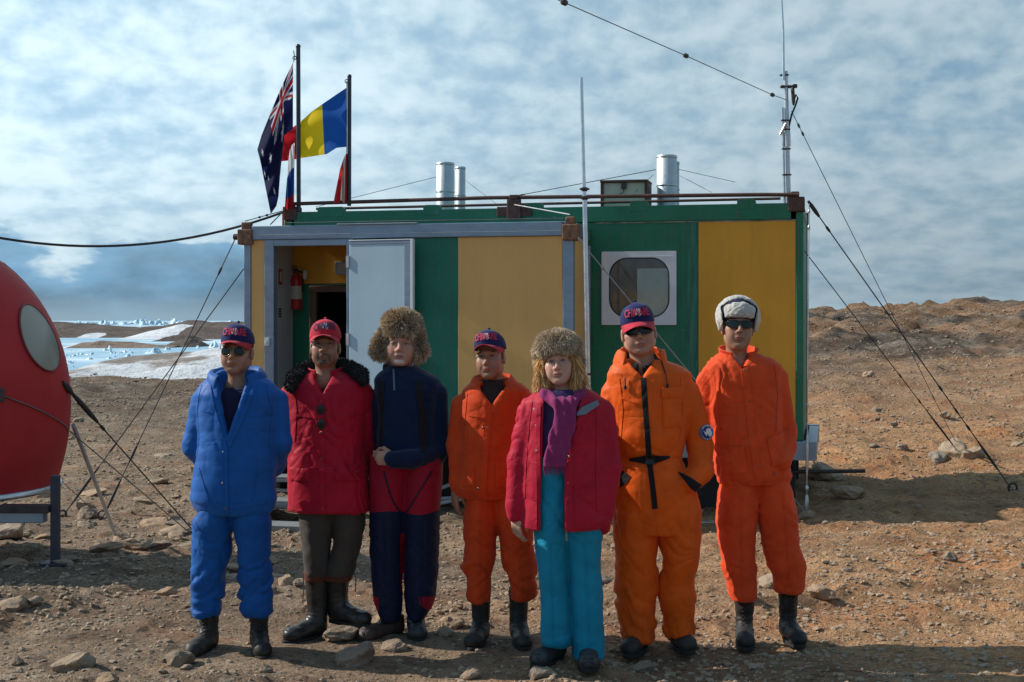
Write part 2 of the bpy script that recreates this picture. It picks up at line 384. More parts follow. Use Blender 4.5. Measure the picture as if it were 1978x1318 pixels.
# ---- sea ice
def ice_material():
    m, nt, b = new_mat('sea_ice')
    n = tex(nt, .004, 6, .6, (1, .35, 1), 1.0); n2 = tex(nt, .03, 5, .65, (1, .5, 1))
    f = mth(nt, 'ADD', mth(nt, 'MULTIPLY', n, .7), mth(nt, 'MULTIPLY', n2, .4))
    nt.links.new(ramp(nt, f, [(.40, (.13, .29, .41)), (.54, (.27, .45, .57)), (.64, (.62, .72, .78))]), b.inputs['Base Color'])
    b.inputs['Roughness'].default_value = .5; bump(nt, b, n2, .3, 3.0); return m
tag(mk('sea_ice', [(-30000, 120, SEA), (30000, 120, SEA), (30000, 45000, SEA), (-30000, 45000, SEA)], [(0, 1, 2, 3)], ice_material()), kind='structure')

def island_mat(name, snow_dir, snow, rock=(.105, .082, .070), tone=.60):
    m, nt, b = new_mat(name)
    rn = tex(nt, .02, 6, .68); r2 = tex(nt, .11, 4, .7)
    rc = ramp(nt, mth(nt, 'ADD', mth(nt, 'MULTIPLY', rn, .6), mth(nt, 'MULTIPLY', r2, .4)), [(.35, dull(rock, .6)), (.65, dull(rock, 1.5))])
    at = attr(nt, 'snow', 'Fac')
    wob = mth(nt, 'ADD', at, mth(nt, 'MULTIPLY', mth(nt, 'SUBTRACT', tex(nt, .012, 6, .7, (1, 1, 2.5), .5), .5), 1.1))
    mk_ = ramp(nt, wob, [(.47, (0, 0, 0)), (.55, (1, 1, 1))])
    sc = ramp(nt, tex(nt, .03, 5, .65, (1, 1, 4)), [(.3, (tone * .72, tone * .76, tone * .82)), (.6, (tone * 1.1, tone * 1.13, tone * 1.16))])
    nt.links.new(mixc(nt, mk_, rc, sc), b.inputs['Base Color']); b.inputs['Roughness'].default_value = .9; b.inputs['Specular IOR Level'].default_value = .1
    bump(nt, b, r2, .8, 4.0); return m
def island(name, base_py, prof, depth, mat, snow=None, nu=120, nv=26, rough=.10, seed=0, label=None):
    """a hill standing on the sea ice; prof = its skyline in photo pixels at its own distance"""
    D = F * (CZ - SEA) / (base_py - 618); Dc = D + depth
    pxs = np.array([p[0] for p in prof], float); pys = np.array([p[1] for p in prof], float)
    u = np.linspace(0, 1, nu); px = pxs[0] + (pxs[-1] - pxs[0]) * u
    zt = CZ - (np.interp(px, pxs, pys) - 618) / F * Dc
    hgt = np.maximum(zt - SEA, 0)
    v = np.linspace(-1, 1, nv); Ug, Vg = np.meshgrid(u, v, indexing='ij')
    X = ((px - 989) / F * Dc)[:, None] + 0 * Vg; Y = Dc + Vg * depth
    env = np.clip(1 - np.abs(Vg) ** 1.7, 0, 1)
    Z = SEA - 1.5 + (hgt[:, None] + 1.5) * env * (1 + rough * fbm(Ug * 9 + seed, Vg * 2.5, seed, 4, 60 + seed))
    A = np.zeros_like(Z) if snow is None else snow(Ug, (Z - SEA) / max(hgt.max(), 1), Vg)
    o = mk(name, np.stack([X, Y, Z], -1).reshape(-1, 3), grid_faces(nu, nv), mat, attrs={'snow': ('FLOAT', A.ravel())})
    return tag(o, kind='structure')
MI = island_mat('island_rock', 0, 0); MS = island_mat('snowy_slope', 0, 0, (.20, .17, .15), .50)
band = lambda a, b, x: sstep(a, a + .06, x) * (1 - sstep(b - .06, b, x))
island('hills', 653, [(20, 650), (60, 626), (110, 624), (155, 623), (190, 627), (230, 631), (275, 632), (310, 631), (350, 634), (400, 650)], 250, MI,
       lambda u, h, v: .95 * band(.50, .66, u) * (1 - sstep(.1, .5, h)) + .05, seed=1)
island('hills', 656, [(255, 656), (275, 646), (300, 638), (335, 630), (352, 627), (385, 629), (420, 634), (470, 640)], 160, MI,
       lambda u, h, v: 1.1 * (1 - sstep(.52, .60, u)), seed=2, rough=.03)
island('hills', 652, [(330, 640), (345, 626), (365, 622), (400, 620), (450, 620), (520, 618), (620, 622), (700, 640)], 330, MI, lambda u, h, v: .12 + 0 * u, seed=3)
island('hills', 660, [(300, 659), (325, 650), (350, 647), (372, 648), (390, 656), (410, 659)], 60, MI, lambda u, h, v: .1 + 0 * u, seed=4)
island('hills', 673, [(105, 673), (130, 670), (160, 663), (195, 658), (225, 659), (262, 662), (300, 666), (345, 669)], 60, island_mat('islet_rock', 0, 0, (.20, .15, .115)),
       lambda u, h, v: 1.0 * (1 - sstep(.12, .24, u)) + .25, seed=5)
island('hills', 671, [(318, 669), (335, 662), (352, 656), (372, 654), (390, 662), (402, 669)], 55, MI, lambda u, h, v: .15 + 0 * u, seed=6)
island('snowfield', 738, [(150, 728), (178, 715), (197, 706), (222, 695), (262, 687), (300, 684), (345, 682), (400, 676), (440, 671), (500, 667), (600, 660), (760, 655)], 150, MS,
       lambda u, h, v: .56 + .5 * sstep(.30, .62, u) * 0 - .75 * sstep(.62, .85, h / np.maximum(.35 + .65 * u * 1.6, .1)) * (1 - sstep(.30, .42, u)) + .1 * sstep(.3, .5, u), seed=7, rough=.05, nv=40)

# ---- icebergs
BM = new_mat('berg_ice')
def _berg():
    m, nt, b = BM
    nt.links.new(ramp(nt, tex(nt, .03, 5, .6, (1, 1, 2)), [(.3, (.38, .60, .70)), (.6, (.74, .84, .88))]), b.inputs['Base Color']); b.inputs['Roughness'].default_value = .6
    bump(nt, b, tex(nt, .08, 4, .6), .6, 4.0)
_berg()
def iceberg(px, base, w, hpx, seed, label, group):
    D = F * (CZ - SEA) / (base - 618); s = D / F
    n, r_ = 22, 9; V = []; Fc = []; rs = np.random.default_rng(seed)
    for i in range(r_ + 1):
        t = i / r_
        for j in range(n):
            th = 2 * math.pi * j / n
            rr = (1 - .55 * t ** 1.4) * (1 + .35 * float(vn(math.cos(th) * 1.6 + seed * 3.1, math.sin(th) * 1.6, t * 2, seed)))
            if i == r_: rr = .02
            z = hpx * s * (t if i < r_ else 1 - .1) * (.72 + .55 * float(vn(math.cos(th) * 1.3 + seed, math.sin(th) * 1.3 + 9, 0, seed + 5)))
            V.append((math.cos(th) * rr * w * s * .5, math.sin(th) * rr * w * s * .5, z - 1))
    for i in range(r_):
        for j in range(n): Fc.append((i*n+j, i*n+(j+1)%n, (i+1)*n+(j+1)%n, (i+1)*n+j))
    o = mk('iceberg', np.array(V), Fc, BM[0], smooth=False); o.location = ((px - 989) * s, D, SEA)
    tag(o, label, 'iceberg', group)
for i in range(26):
    iceberg(140 + i * 14 + rng.uniform(-5, 5), 627 + rng.uniform(-1.5, 2.0), rng.uniform(14, 26), rng.uniform(5, 12) * (1.25 if 8 < i < 18 else .8), 200 + i, 'pale blue iceberg in the jagged row along the far horizon', 'icebergs along the horizon')
for i in range(48):
    iceberg(rng.uniform(120, 270), rng.uniform(676, 712), rng.uniform(6, 20), rng.uniform(2, 8), 300 + i, 'broken block of blue ice jutting from the frozen bay', 'ice blocks in the frozen bay')
for k, (px, base, w, hp, lb) in enumerate([(298, 683, 34, 14, 'rounded white iceberg beside the snowy slope'), (322, 676, 16, 9, 'small pointed white iceberg behind the rounded one'), (413, 672, 18, 15, 'sharp peaked white iceberg behind the man in blue'),
        (382, 673, 9, 8, 'little white iceberg at the foot of the dark islet'), (212, 676, 10, 9, 'upright shard of ice in front of the brown islet')]):
    iceberg(px, base, w, hp, 400 + k, lb, None)

# ---- loose stones
def rock_mesh(name, seed, sub=3, flat=.6, sharp=.30):
    bm = bmesh.new(); bmesh.ops.create_icosphere(bm, subdivisions=sub, radius=1)
    V = np.array([v.co for v in bm.verts]); Fc = [tuple(v.index for v in f.verts) for f in bm.faces]; bm.free()
    rs = np.random.default_rng(seed)
    for _ in range(9):                                   # chop planes: broken faces
        n = rs.normal(size=3); n /= np.linalg.norm(n); d = rs.uniform(.55, .85); e = V @ n - d; V = V - np.where(e > 0, e, 0)[:, None] * n * .92
    q = 1 + sharp * .35 * fbm(V[:, 0] * 1.7 + seed, V[:, 1] * 1.7, V[:, 2] * 1.7, 4, seed)
    V = V * q[:, None] * np.array([1, rs.uniform(.7, 1), flat])
    return V, Fc
def rock_material(name, c, v=.35):
    m, nt, b = new_mat(name)
    oi = nt.nodes.new('ShaderNodeObjectInfo')
    n = tex(nt, 3.0, 6, .7); n2 = tex(nt, 14, 4, .7)
    col = ramp(nt, mth(nt, 'ADD', mth(nt, 'MULTIPLY', n, .65), mth(nt, 'MULTIPLY', n2, .35)), [(.3, dull(c, 1 - v)), (.55, c), (.72, dull(c, 1 + v))])
    tint = ramp(nt, oi.outputs['Random'], [(0, (.72, .66, .62)), (.35, (1, .92, .84)), (.7, (1.15, .95, .78)), (1, (.85, .88, .92))])
    nt.links.new(mixc(nt, 1.0, col, tint, 'MULTIPLY'), b.inputs['Base Color']); b.inputs['Roughness'].default_value = .92; b.inputs['Specular IOR Level'].default_value = .2
    bump(nt, b, mth(nt, 'ADD', n, mth(nt, 'MULTIPLY', n2, .5)), .8, .02); return m
RM = rock_material('stone', (.36, .30, .235))
ROCKS = []
for k in range(8):
    V, Fc = rock_mesh('stone', 500 + k, 3, .42 + .045 * k, .55); o = mk('stone', V, Fc, RM, smooth=False); ROCKS.append(o.data); bpy.data.objects.remove(o)
def rock(x, y, s, k, rz, label, group=None, name='stone', sink=.28, sc=(1, 1, 1), z=None):
    o = bpy.data.objects.new(name, ROCKS[k % 8]); COL.objects.link(o); o.scale = (s * sc[0], s * sc[1], s * sc[2]); o.rotation_euler = (rng.uniform(-.25, .25), rng.uniform(-.25, .25), rz)
    o.location = (x, y, (float(H(x, y)) + s * sc[2] * (.5 - sink)) if z is None else z)
    return tag(o, label, 'stone', group)
FEET = []            # (x, y) kept clear of scattered stones
# ================================================================ containers
GREEN = plain('green_paint', (.012, .125, .080), .45, var=.22, scale=3.5, bs=.12, bscale=30)
GREEN2 = plain('teal_paint', (.012, .150, .125), .5, var=.18, scale=3, bs=.12, bscale=30)
def panel_paint(name, c, streak=.22):
    m, nt, b = new_mat(name)
    n = tex(nt, 1.6, 5, .6, (1, 1, .5)); st = tex(nt, 5, 5, .65, (3, 3, .22)); sp = tex(nt, 70, 2, .6)
    col = ramp(nt, n, [(.3, dull(c, .90)), (.7, dull(c, 1.08))])
    col = mixc(nt, ramp(nt, st, [(.50, (0, 0, 0)), (.72, (streak,) * 3)]), col, dull((.20, .15, .11), 1))
    col = mixc(nt, ramp(nt, sp, [(.70, (0, 0, 0)), (.74, (.5, .5, .5))]), col, dull(c, .45))
    nt.links.new(col, b.inputs['Base Color']); b.inputs['Roughness'].default_value = .55; b.inputs['Specular IOR Level'].default_value = .3
    h = mth(nt, 'ADD', tex(nt, .9, 2, .5), mth(nt, 'MULTIPLY', tex(nt, 26, 3, .6), .05)); bump(nt, b, h, .22, .03); return m
def worn_paint(name, c):
    m, nt, b = new_mat(name)
    n = tex(nt, 2.2, 5, .6); st = tex(nt, 7, 5, .7, (4, 4, .3)); chip = tex(nt, 24, 5, .75)
    col = ramp(nt, n, [(.3, dull(c, .82)), (.7, dull(c, 1.15))])
    col = mixc(nt, ramp(nt, st, [(.50, (0, 0, 0)), (.70, (.55, .55, .55))]), col, (.09, .13, .10))
    col = mixc(nt, ramp(nt, chip, [(.615, (0, 0, 0)), (.66, (.7, .7, .7))]), col, (.17, .19, .15))
    nt.links.new(col, b.inputs['Base Color']); b.inputs['Roughness'].default_value = .5; b.inputs['Specular IOR Level'].default_value = .35
    h = mth(nt, 'ADD', tex(nt, 1.1, 2, .5), mth(nt, 'MULTIPLY', chip, .05)); bump(nt, b, h, .25, .03); return m
GRN = worn_paint('worn_green', (.013, .158, .084)); GRN_P = worn_paint('worn_teal', (.013, .168, .112))
OCHRE = panel_paint('ochre_paint', (.68, .33, .030), .12); SAND = panel_paint('sand_paint', (.74, .44, .150), .1)
SILV = plain('grey_aluminium', (.24, .32, .40), .42, .55, .14, 4, .15, 40, sc=(1, 1, 3))
GALV = plain('galvanised_steel', (.50, .53, .56), .34, .85, .18, 14, .1, 60)
STEEL = plain('bright_pipe', (.62, .65, .68), .25, .9, .15, 10)
DARKST = plain('dark_steel', (.055, .045, .045), .5, .3, .35, 12, .2, 60)
RUST = plain('rusty_iron', (.17, .075, .040), .85, .1, .5, 24, .6, 50, c2=(.30, .17, .11))
BROWN = plain('brown_primer', (.075, .038, .030), .75, 0, .4, 18, .3, 50)
BLACK = plain('black_rubber', (.012, .012, .014), .5, 0, .3, 20)
WHITEP = plain('white_paint', (.62, .66, .70), .4, 0, .07, 5, .05, 30)
DOORP = panel_paint('door_paint', (.42, .57, .66), .05)
CREAM = plain('cream_board', (.50, .47, .38), .6, 0, .12, 6)
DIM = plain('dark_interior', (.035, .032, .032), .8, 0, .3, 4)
BRWOOD = plain('brown_frame_wood', (.16, .085, .055), .6, 0, .25, 6, .2, 40, sc=(6, 6, .6))
def glass_mat(name, tint):
    m, nt, b = new_mat(name); b.inputs['Base Color'].default_value = (*tint, 1); b.inputs['Roughness'].default_value = .02; b.inputs['Transmission Weight'].default_value = 1.0; b.inputs['IOR'].default_value = 1.45
    return m
PANE = glass_mat('window_glass', (.95, .97, .96))

TH = R(-13)
class Frame:
    def __init__(s, loc):
        s.o = Vector(loc); s.M = Matrix.Translation(s.o) @ Matrix.Rotation(TH, 4, 'Z')
    def lx(s, px):
        u = (px - 989) / F; return (u * s.o.y - s.o.x) / (math.cos(TH) - u * math.sin(TH))
    def lz(s, px, py):
        D = s.o.y + s.lx(px) * math.sin(TH); return CZ - (py - 618) / F * D - s.o.z
    def w(s, x, y, z): return s.M @ Vector((x, y, z))
KM = Frame((-2.66, 16.336, .45)); KP = Frame((-2.955, 15.43, .45))
LM, DM, HM = 5.94, 2.43, 2.59
LP_, DP_, HP_ = 3.694, .93, 2.33
main = empty('container_cabin', KM.o, TH, 'long dark green and ochre shipping container cabin with a white framed window', 'cabin')
porch = empty('entrance_porch', KP.o, TH, 'shallow sand and green entrance porch with grey metal frame built onto the long cabin', 'porch')
def part(name, boxes, mat, parent, bevel=.006, label=None):
    m = MB()
    for a, b in boxes: m.box(a, b)
    o = m.build(name, mat, parent, bevel)
    if label: o['label'] = label
    return o
def build_main():
    lx, lz = KM.lx, KM.lz
    xo0, xo1 = lx(1349), lx(1537); zr = lz(1540, 424)
    dl, dr, dt = KM.lx(612), KM.lx(700), 1.62
    # front wall around the inner doorway; sheets 4 cm thick, their faces meeting end to end
    part('wall_panel', [((dr + .10, 0, 0), (xo0 - .003, .05, zr)), ((xo0 - .2, -.004, 0), (xo0 - .003, 0, zr - .003))], GRN, main, .004)
    part('wall_panel', [((xo0, -.006, .0), (xo1, .05, zr - .01))], OCHRE, main, .004, 'ochre wall panel at the right end of the cabin')
    part('wall_panel', [((.10, 0, lz(620, 548)), (dr + .09, .05, zr))], OCHRE, main, .004, 'ochre panel over the inner doorway')
    part('wall_panel', [((.10, 0, 0), (dl - .09, .05, lz(620, 548) - .003)), ((dl - .088, 0, dt + .08), (dr + .09, .05, lz(620, 548) - .003))], GRN, main, .004)
    part('end_wall', [((LM - .05, .1, 0), (LM - .012, DM - .1, HM - .12))], GRN, main)
    part('end_wall', [((.012, .1, 0), (.05, DM - .1, HM - .12))], GRN, main)
    part('back_wall', [((.1, DM - .05, 0), (LM - .1, DM - .012, HM - .12))], GRN, main)
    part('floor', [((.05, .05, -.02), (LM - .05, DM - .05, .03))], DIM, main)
    part('roof', [((.05, .03, HM - .10), (LM - .05, DM - .05, HM - .05))], GRN, main)
    FADED = plain('faded_green', (.030, .150, .095), .6, 0, .5, 9, .2, 40, sc=(5, 5, .5)); CHIP = plain('chipped_edge', (.016, .14, .08), .6, 0, .3, 7, .2, 60, sc=(1, 4, 4), c2=(.42, .44, .40))
    part('seam_strip', [((xo0 - .12, -.010, 0), (xo0 - .004, -.0045, zr - .02))], FADED, main, 0)
    part('seam_strip', [((lx(1150), -.012, zr - .014), (xo1, -.0065, zr + .001))], CHIP, main, 0)
    for x0, x1, y0, y1 in ((xo1 + .002, LM, -.012, .10), (0, .098, -.012, .10), (LM - .10, LM, DM - .1, DM), (0, .098, DM - .1, DM)):
        part('corner_post', [((x0, y0, 0), (x1, y1, HM - .13))], GRN, main, .01)
    m = MB(); m.box((.13, -.03, zr + .004), (LM - .13, .06, HM - .035))
    for p in (640, 835, 1032, 1235, 1442):
        x = lx(p); w = .10 if p != 640 else .16
        m.prism([(x - w, HM - .1), (x + w, HM - .1), (x + w, HM - .008), (x + w - .02, HM + .018), (x - w + .02, HM + .018), (x - w, HM - .008)], -.034, .065)
    m.build('top_rail', GRN, main, .006)
    part('top_rail', [((.13, DM - .06, HM - .2), (LM - .13, DM, HM - .02))], GRN, main)
    part('top_rail', [((LM - .09, .12, HM - .14), (LM - .003, DM - .13, HM - .02)), ((.003, .12, HM - .14), (.09, DM - .13, HM - .02))], GRN, main)
    for x0, mm in ((LM - .165, BROWN), (-.01, BROWN)):
        for y0 in (-.04, DM - .14): part('corner_fitting', [((x0, y0, HM - .128), (x0 + .178, y0 + .178, HM + .03)), ((x0 + .03, y0 + .03, HM + .03), (x0 + .12, y0 + .12, HM + .09))], mm, main, .012)
    m = MB(); x = lx(995); m.box((x - .20, -.055, HM - .13), (x + .20, -.031, HM - .02)).box((x - .08, -.075, HM - .16), (x + .08, -.031, HM + .06)).box((x - .05, -.08, HM + .06), (x + .05, .02, HM + .11))
    m.build('lashing_bracket', BROWN, main, .008)
    part('base_frame', [((-.06, -.07, -.205), (LM + .14, .06, -.002)), ((-.06, DM - .06, -.205), (LM + .14, DM + .05, -.002)), ((LM + .02, .06, -.2), (LM + .135, DM - .06, -.01)), ((-.05, .06, -.2), (.06, DM - .06, -.01))], SILV, main, .008)
    part('added_gap_filler', [((-.4, .45, -.82), (LM - .1, .6, -.21)), ((-.4, 1.9, -.82), (LM - .1, 2.05, -.21)), ((-.2, .1, -.82), (-.1, 2.4, -.21))], DIM, main)  # added under the floor to stop sunlight passing through the gap
    # window
    a, b = lx(1163), lx(1307); z0, z1 = lz(1230, 628), lz(1230, 486)
    ia, ib = lx(1177), lx(1294); j0, j1 = lz(1230, 614), lz(1230, 498)
    def rr(x0, z0, x1, z1, r, n=8):
        pts = []
        for cx, cz, t0 in ((x1 - r, z1 - r, 0), (x0 + r, z1 - r, 90), (x0 + r, z0 + r, 180), (x1 - r, z0 + r, 270)):
            for i in range(n + 1): t = R(t0 + 90 * i / n); pts.append((cx + r * math.cos(t), cz + r * math.sin(t)))
        return pts
    inn = rr(ia, j0, ib, j1, .20); out = rr(a, z0, b, z1, .012)
    def ring(inn, out, y0, y1):
        n = len(inn); V = []
        for y in (y0, y1):
            V += [(p[0], y, p[1]) for p in out] + [(p[0], y, p[1]) for p in inn]
        Fc = []
        for i in range(n):
            j = (i + 1) % n
            Fc += [(i, j, n + j, n + i), (2*n + i, 3*n + i, 3*n + j, 2*n + j), (i, 2*n + i, 2*n + j, j), (n + i, n + j, 3*n + j, 3*n + i)]
        return MB().add(V, Fc)
    win = empty('window'); win.parent = main
    f = ring(inn, out, -.034, -.001); f.box((a + .05, -.037, z1 - .062), (b - .05, -.0345, z1 - .052))
    for i in range(4):
        for x in (a + .022, b - .022): f.box((x - .006, -.037, z0 + .03 + i * (z1 - z0 - .06) / 3), (x + .006, -.0345, z0 + .042 + i * (z1 - z0 - .06) / 3))
    f.build('frame', WHITEP, win, .004)
    g = ring(rr(ia + .012, j0 + .012, ib - .012, j1 - .012, .19), inn, -.028, -.002); g.build('seal', BLACK, win)
    # brown sheet with the ground's reflection painted in, glass and a pale blind behind the right half
    MB().prism(inn, -.0035, -.0015).build('reflection_sheet', plain('brown_reflection', (.20, .14, .09), .7, 0, .35, 3), win)
    xm = lx(1231)
    MB().prism([p for p in rr(xm, j0 + .015, ib - .014, j1 - .11, .16) if True] if False else [(xm, j1 - .12), (xm, j0 + .016)] + [p for p in rr(ia + .014, j0 + .014, ib - .014, j1 - .014, .19) if p[0] > xm and p[1] < j0 + .2 and p[1] < j1][::1] + [(ib - .016, j1 - .12)], -.0075, -.004).build('blind', plain('pale_blind', (.55, .62, .56), .7, 0, .1, 4), win)
    MB().prism(rr(ia + .006, j0 + .006, ib - .006, j1 - .006, .194), -.020, -.016).build('pane', PANE, win)
    # inner doorway with dark room behind
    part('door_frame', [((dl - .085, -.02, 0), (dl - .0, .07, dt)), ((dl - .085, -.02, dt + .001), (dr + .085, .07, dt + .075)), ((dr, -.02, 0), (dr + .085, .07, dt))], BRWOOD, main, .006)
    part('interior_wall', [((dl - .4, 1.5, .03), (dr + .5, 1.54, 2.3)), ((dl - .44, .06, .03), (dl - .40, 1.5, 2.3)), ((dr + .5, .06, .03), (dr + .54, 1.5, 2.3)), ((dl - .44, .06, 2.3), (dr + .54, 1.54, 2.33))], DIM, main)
    sh = MB()
    for z in (.5, .9, 1.3): sh.box((dl + .35, 1.2, z), (dr + .4, 1.49, z + .03))
    sh.build('shelf', BRWOOD, main)
    part('notice', [((dr - .16, .4, 1.15), (dr + .3, .42, 1.55))], WHITEP, main, 0)
    # small plate above the doorway
    x0, x1 = lx(648), lx(676)
    part('wall_plate', [((x0, -.02, lz(645, 530)), (x1, -.001, lz(645, 506)))], SILV, main)
    part('wall_plate', [((x0 + .03, -.024, lz(645, 526)), (x1 - .03, -.021, lz(645, 511)))], CREAM, main, 0)
build_main()
def build_porch():
    lx, lz = KP.lx, KP.lz
    zt = lz(1090, 456)                                   # underside of the top rail
    o0, o1, oz = lx(530), lx(670), lz(600, 475)
    part('corner_post', [((0, -.015, 0), (lx(485), .08, zt))], SILV, porch, .008)
    part('corner_post', [((lx(1087), -.015, 0), (LP_, .08, zt))], SILV, porch, .008)
    part('corner_post', [((LP_ - .06, DP_ - .10, 0), (LP_ + .03, DP_ - .02, zt - .06))], SILV, porch, .008)
    part('top_rail', [((.10, -.03, zt + .002), (LP_ - .12, .06, HP_))], SILV, porch, .008)
    part('top_rail', [((.10, -.036, zt + .05), (LP_ - .12, -.031, zt + .056)), ((1.1, -.05, HP_ + .001), (2.0, -.01, HP_ + .012))], GALV, porch, .002)
    part('top_rail', [((LP_ - .08, .12, zt + .004), (LP_ + .01, DP_ - .012, HP_ - .01)), ((0, .12, zt + .004), (.09, DP_ - .012, HP_ - .01))], SILV, porch)
    part('roof', [((.02, .06, HP_ - .03), (LP_ - .02, DP_ - .013, HP_ + .005))], SILV, porch)
    part('wall_panel', [((lx(485) + .002, 0, 0), (lx(512) - .002, .05, zt))], SAND, porch, .003, 'narrow sand coloured panel left of the doorway')
    part('door_frame', [((lx(512), -.02, 0), (o0, .09, zt)), ((o0 + .001, -.018, oz), (o1 - .001, .09, zt)), ((o1, -.02, 0), (lx(683), .09, zt))], SILV, porch, .006)
    part('wall_panel', [((lx(683) + .002, 0, 0), (lx(885) - .002, .05, zt))], GRN_P, porch, .003, 'teal green panel behind the open door')
    part('wall_panel', [((lx(885), -.003, 0), (lx(1087) - .002, .05, zt))], SAND, porch, .003, 'wide sand coloured panel')
    part('end_wall', [((LP_ - .04, .081, 0), (LP_ - .005, DP_ - .101, zt))], SAND, porch)
    part('end_wall', [((.005, .081, 0), (.04, DP_ - .013, zt))], WHITEP, porch)
    part('inner_wall', [((.18, .10, .02), (.22, DP_ - .05, zt))], plain('grey_lining', (.42, .43, .42), .7, 0, .12, 3), porch)
    part('ceiling', [((.22, .10, zt - .02), (LP_ - .05, DP_ - .013, zt - .001))], CREAM, porch)
    part('floor', [((0, 0, -.10), (LP_, DP_ - .013, -.002))], SILV, porch)
    part('partition', [((o1 + .06, .10, .0), (o1 + .09, DP_ - .02, zt - .02))], DIM, porch)
    for x0 in (-.06, LP_ - .115):
        part('corner_fitting', [((x0, -.06, zt - .05), (x0 + .17, .11, zt + .12)), ((x0 + .03, -.02, zt + .12), (x0 + .13, .08, zt + .20))], RUST, porch, .012)
    m = MB(); m.tube([(-.06, .02, zt + .04), (-.13, .02, zt + .04)], .035, 10).build('lifting_lug', DARKST, porch)
    m = MB(); m.box((lx(514), -.05, lz(517, 668)), (lx(523), -.021, lz(517, 653))).box((lx(516), -.06, lz(517, 664)), (lx(521), -.05, lz(517, 658))); m.build('latch', WHITEP, porch, .003)
    # red vertical sign and small lettering on the lining
    sx = .222
    part('warning_sign', [((sx, .44, lz(553, 548)), (sx + .004, .54, lz(553, 516)))], plain('sign_red', (.30, .02, .03), .5), porch, 0)
    part('warning_sign', [((sx + .0045, .465, lz(553, 542)), (sx + .006, .515, lz(553, 522)))], CREAM, porch, 0)
    m = MB()
    for i in range(4): m.box((sx, .44, lz(553, 598 + i * 5)), (sx + .003, .52, lz(553, 595 + i * 5)))
    m.build('wall_marking', DARKST, porch)
    # the door, swung right round against the wall
    door = empty('door', (o1 + .06, -.04, .03)); door.parent = porch; door.rotation_euler = (0, 0, R(-7))
    w, h = .735, lz(690, 467) - .03
    part('leaf', [((0, -.04, 0), (w, -.002, h))], DOORP, door, .008)
    part('edge_trim', [((w - .082, -.046, .005), (w - .012, -.041, h - .04)), ((0.0, -.046, h - .035), (w - .012, -.041, h - .003))], SILV, door, .002)
    part('edge_trim', [((w - .011, -.05, 0), (w + .02, .002, h + .012)), ((0.0, -.05, h + .001), (w - .011, .002, h + .012))], WHITEP, door, .004)
    m = MB()
    for z in (.3, 1.0, h - .28): m.box((-.045, -.03, z), (.03, -.0, z + .12)).tube([(-.005, -.045, z - .005), (-.005, -.045, z + .125)], .011)
    m.build('hinge', GALV, door)
build_porch()
# fire extinguisher on the inner wall
def extinguisher():
    p = KM.w(KM.lx(598) - .13, -.09, 1.42)
    e = empty('fire_extinguisher', p, TH, 'red fire extinguisher with white label hanging inside the open doorway', 'fire extinguisher')
    m = MB(); m.lathe([(0, 0), (.066, 0), (.07, .015), (.07, .34), (.055, .385), (.028, .405), (.022, .425), (0, .425)], n=20); m.build('cylinder', plain('extinguisher_red', (.42, .025, .03), .3), e)
    m = MB(); m.lathe([(.0712, .12), (.0712, .27)], n=20); m.build('paper_label', CREAM, e)
    m = MB(); m.lathe([(.02, .42), (.026, .43), (.026, .46), (0, .46)], n=12); m.box((-.012, -.1, .462), (.012, .02, .474)).box((-.012, -.09, .49), (.012, .02, .50)); m.build('valve', DARKST, e)
    m = MB(); m.tube([(.02, 0, .44), (.08, 0, .43), (.09, -.01, .34), (.085, -.02, .2)], .011); m.build('hose', BLACK, e)
    m = MB(); m.ball((.115, -.02, .40), (.032, .012, .06)); m.build('tag', CREAM, e)
extinguisher()
# steps up to the porch
def steps():
    st = empty('entry_steps', KP.w(KP.lx(600), -.55, 0) - Vector((0, 0, .45 + .36)), TH, 'grey wooden steps below the open porch door', 'steps')
    grey = plain('weathered_plank', (.17, .18, .185), .8, 0, .25, 5, .4, 60, sc=(.6, 8, 8))
    for i, (y, z) in enumerate(((.15, .62), (-.1, .43), (-.38, .22), (-.72, .02))):
        part('tread', [((-.55 - .05 * i, y - .16, z), (.62, y + .16, z + .055))], grey, st, .006)
    for x in (-.50, .5): part('stringer', [((x, -.25, .001), (x + .07, .3, .61)), ((x + .02, -.6, .001), (x + .06, -.25, .21))], grey, st, .006)
    for z in (.12, .3): part('rail', [((-.42, -.05, z), (.3, .0, z + .03))], GALV, st, .004)
steps()

# ---------------------------------------------------------------- things on the roof
def wires(name, pts, r, mat, label, cat, group=None, blobs=(), sag=0, n=5):
    """a rope or wire; blobs = clamps and turnbuckles along it"""
    m = MB(); P = [Vector(p) for p in pts]; r *= .85
    if sag:
        a, b = P[0], P[-1]; P = [a.lerp(b, i / 20) - Vector((0, 0, sag * 4 * (i / 20) * (1 - i / 20))) for i in range(21)]
    m.tube(P, r, n)
    a, b = P[0], P[-1]
    for t0, t1, rr in blobs:
        rr *= .72; m.tube([a.lerp(b, t0), a.lerp(b, t0 + (t1 - t0) * .3), a.lerp(b, t0 + (t1 - t0) * .7), a.lerp(b, t1)], [rr * .6, rr, rr, rr * .6], 6)
    return tag(m.build(name, mat), label, cat, group)
WIRE = plain('steel_wire', (.13, .14, .15), .5, .4, .2); ROPE = plain('dark_rope', (.035, .037, .042), .8, 0, .3, 40)
TEALW = plain('coated_wire', (.05, .12, .14), .5); PALEW = plain('pale_wire', (.34, .36, .36), .5, .5)
wires('roof_pipe', [KM.w(.05, -.02, HM + .06), KM.w(2.5, -.03, HM + .085), KM.w(LM - .45, -.02, HM + .06), KM.w(LM - .05, -.02, HM + .05)], .026, BROWN, 'long dark brown pipe lying along the front edge of the cabin roof', 'pipe', n=10)
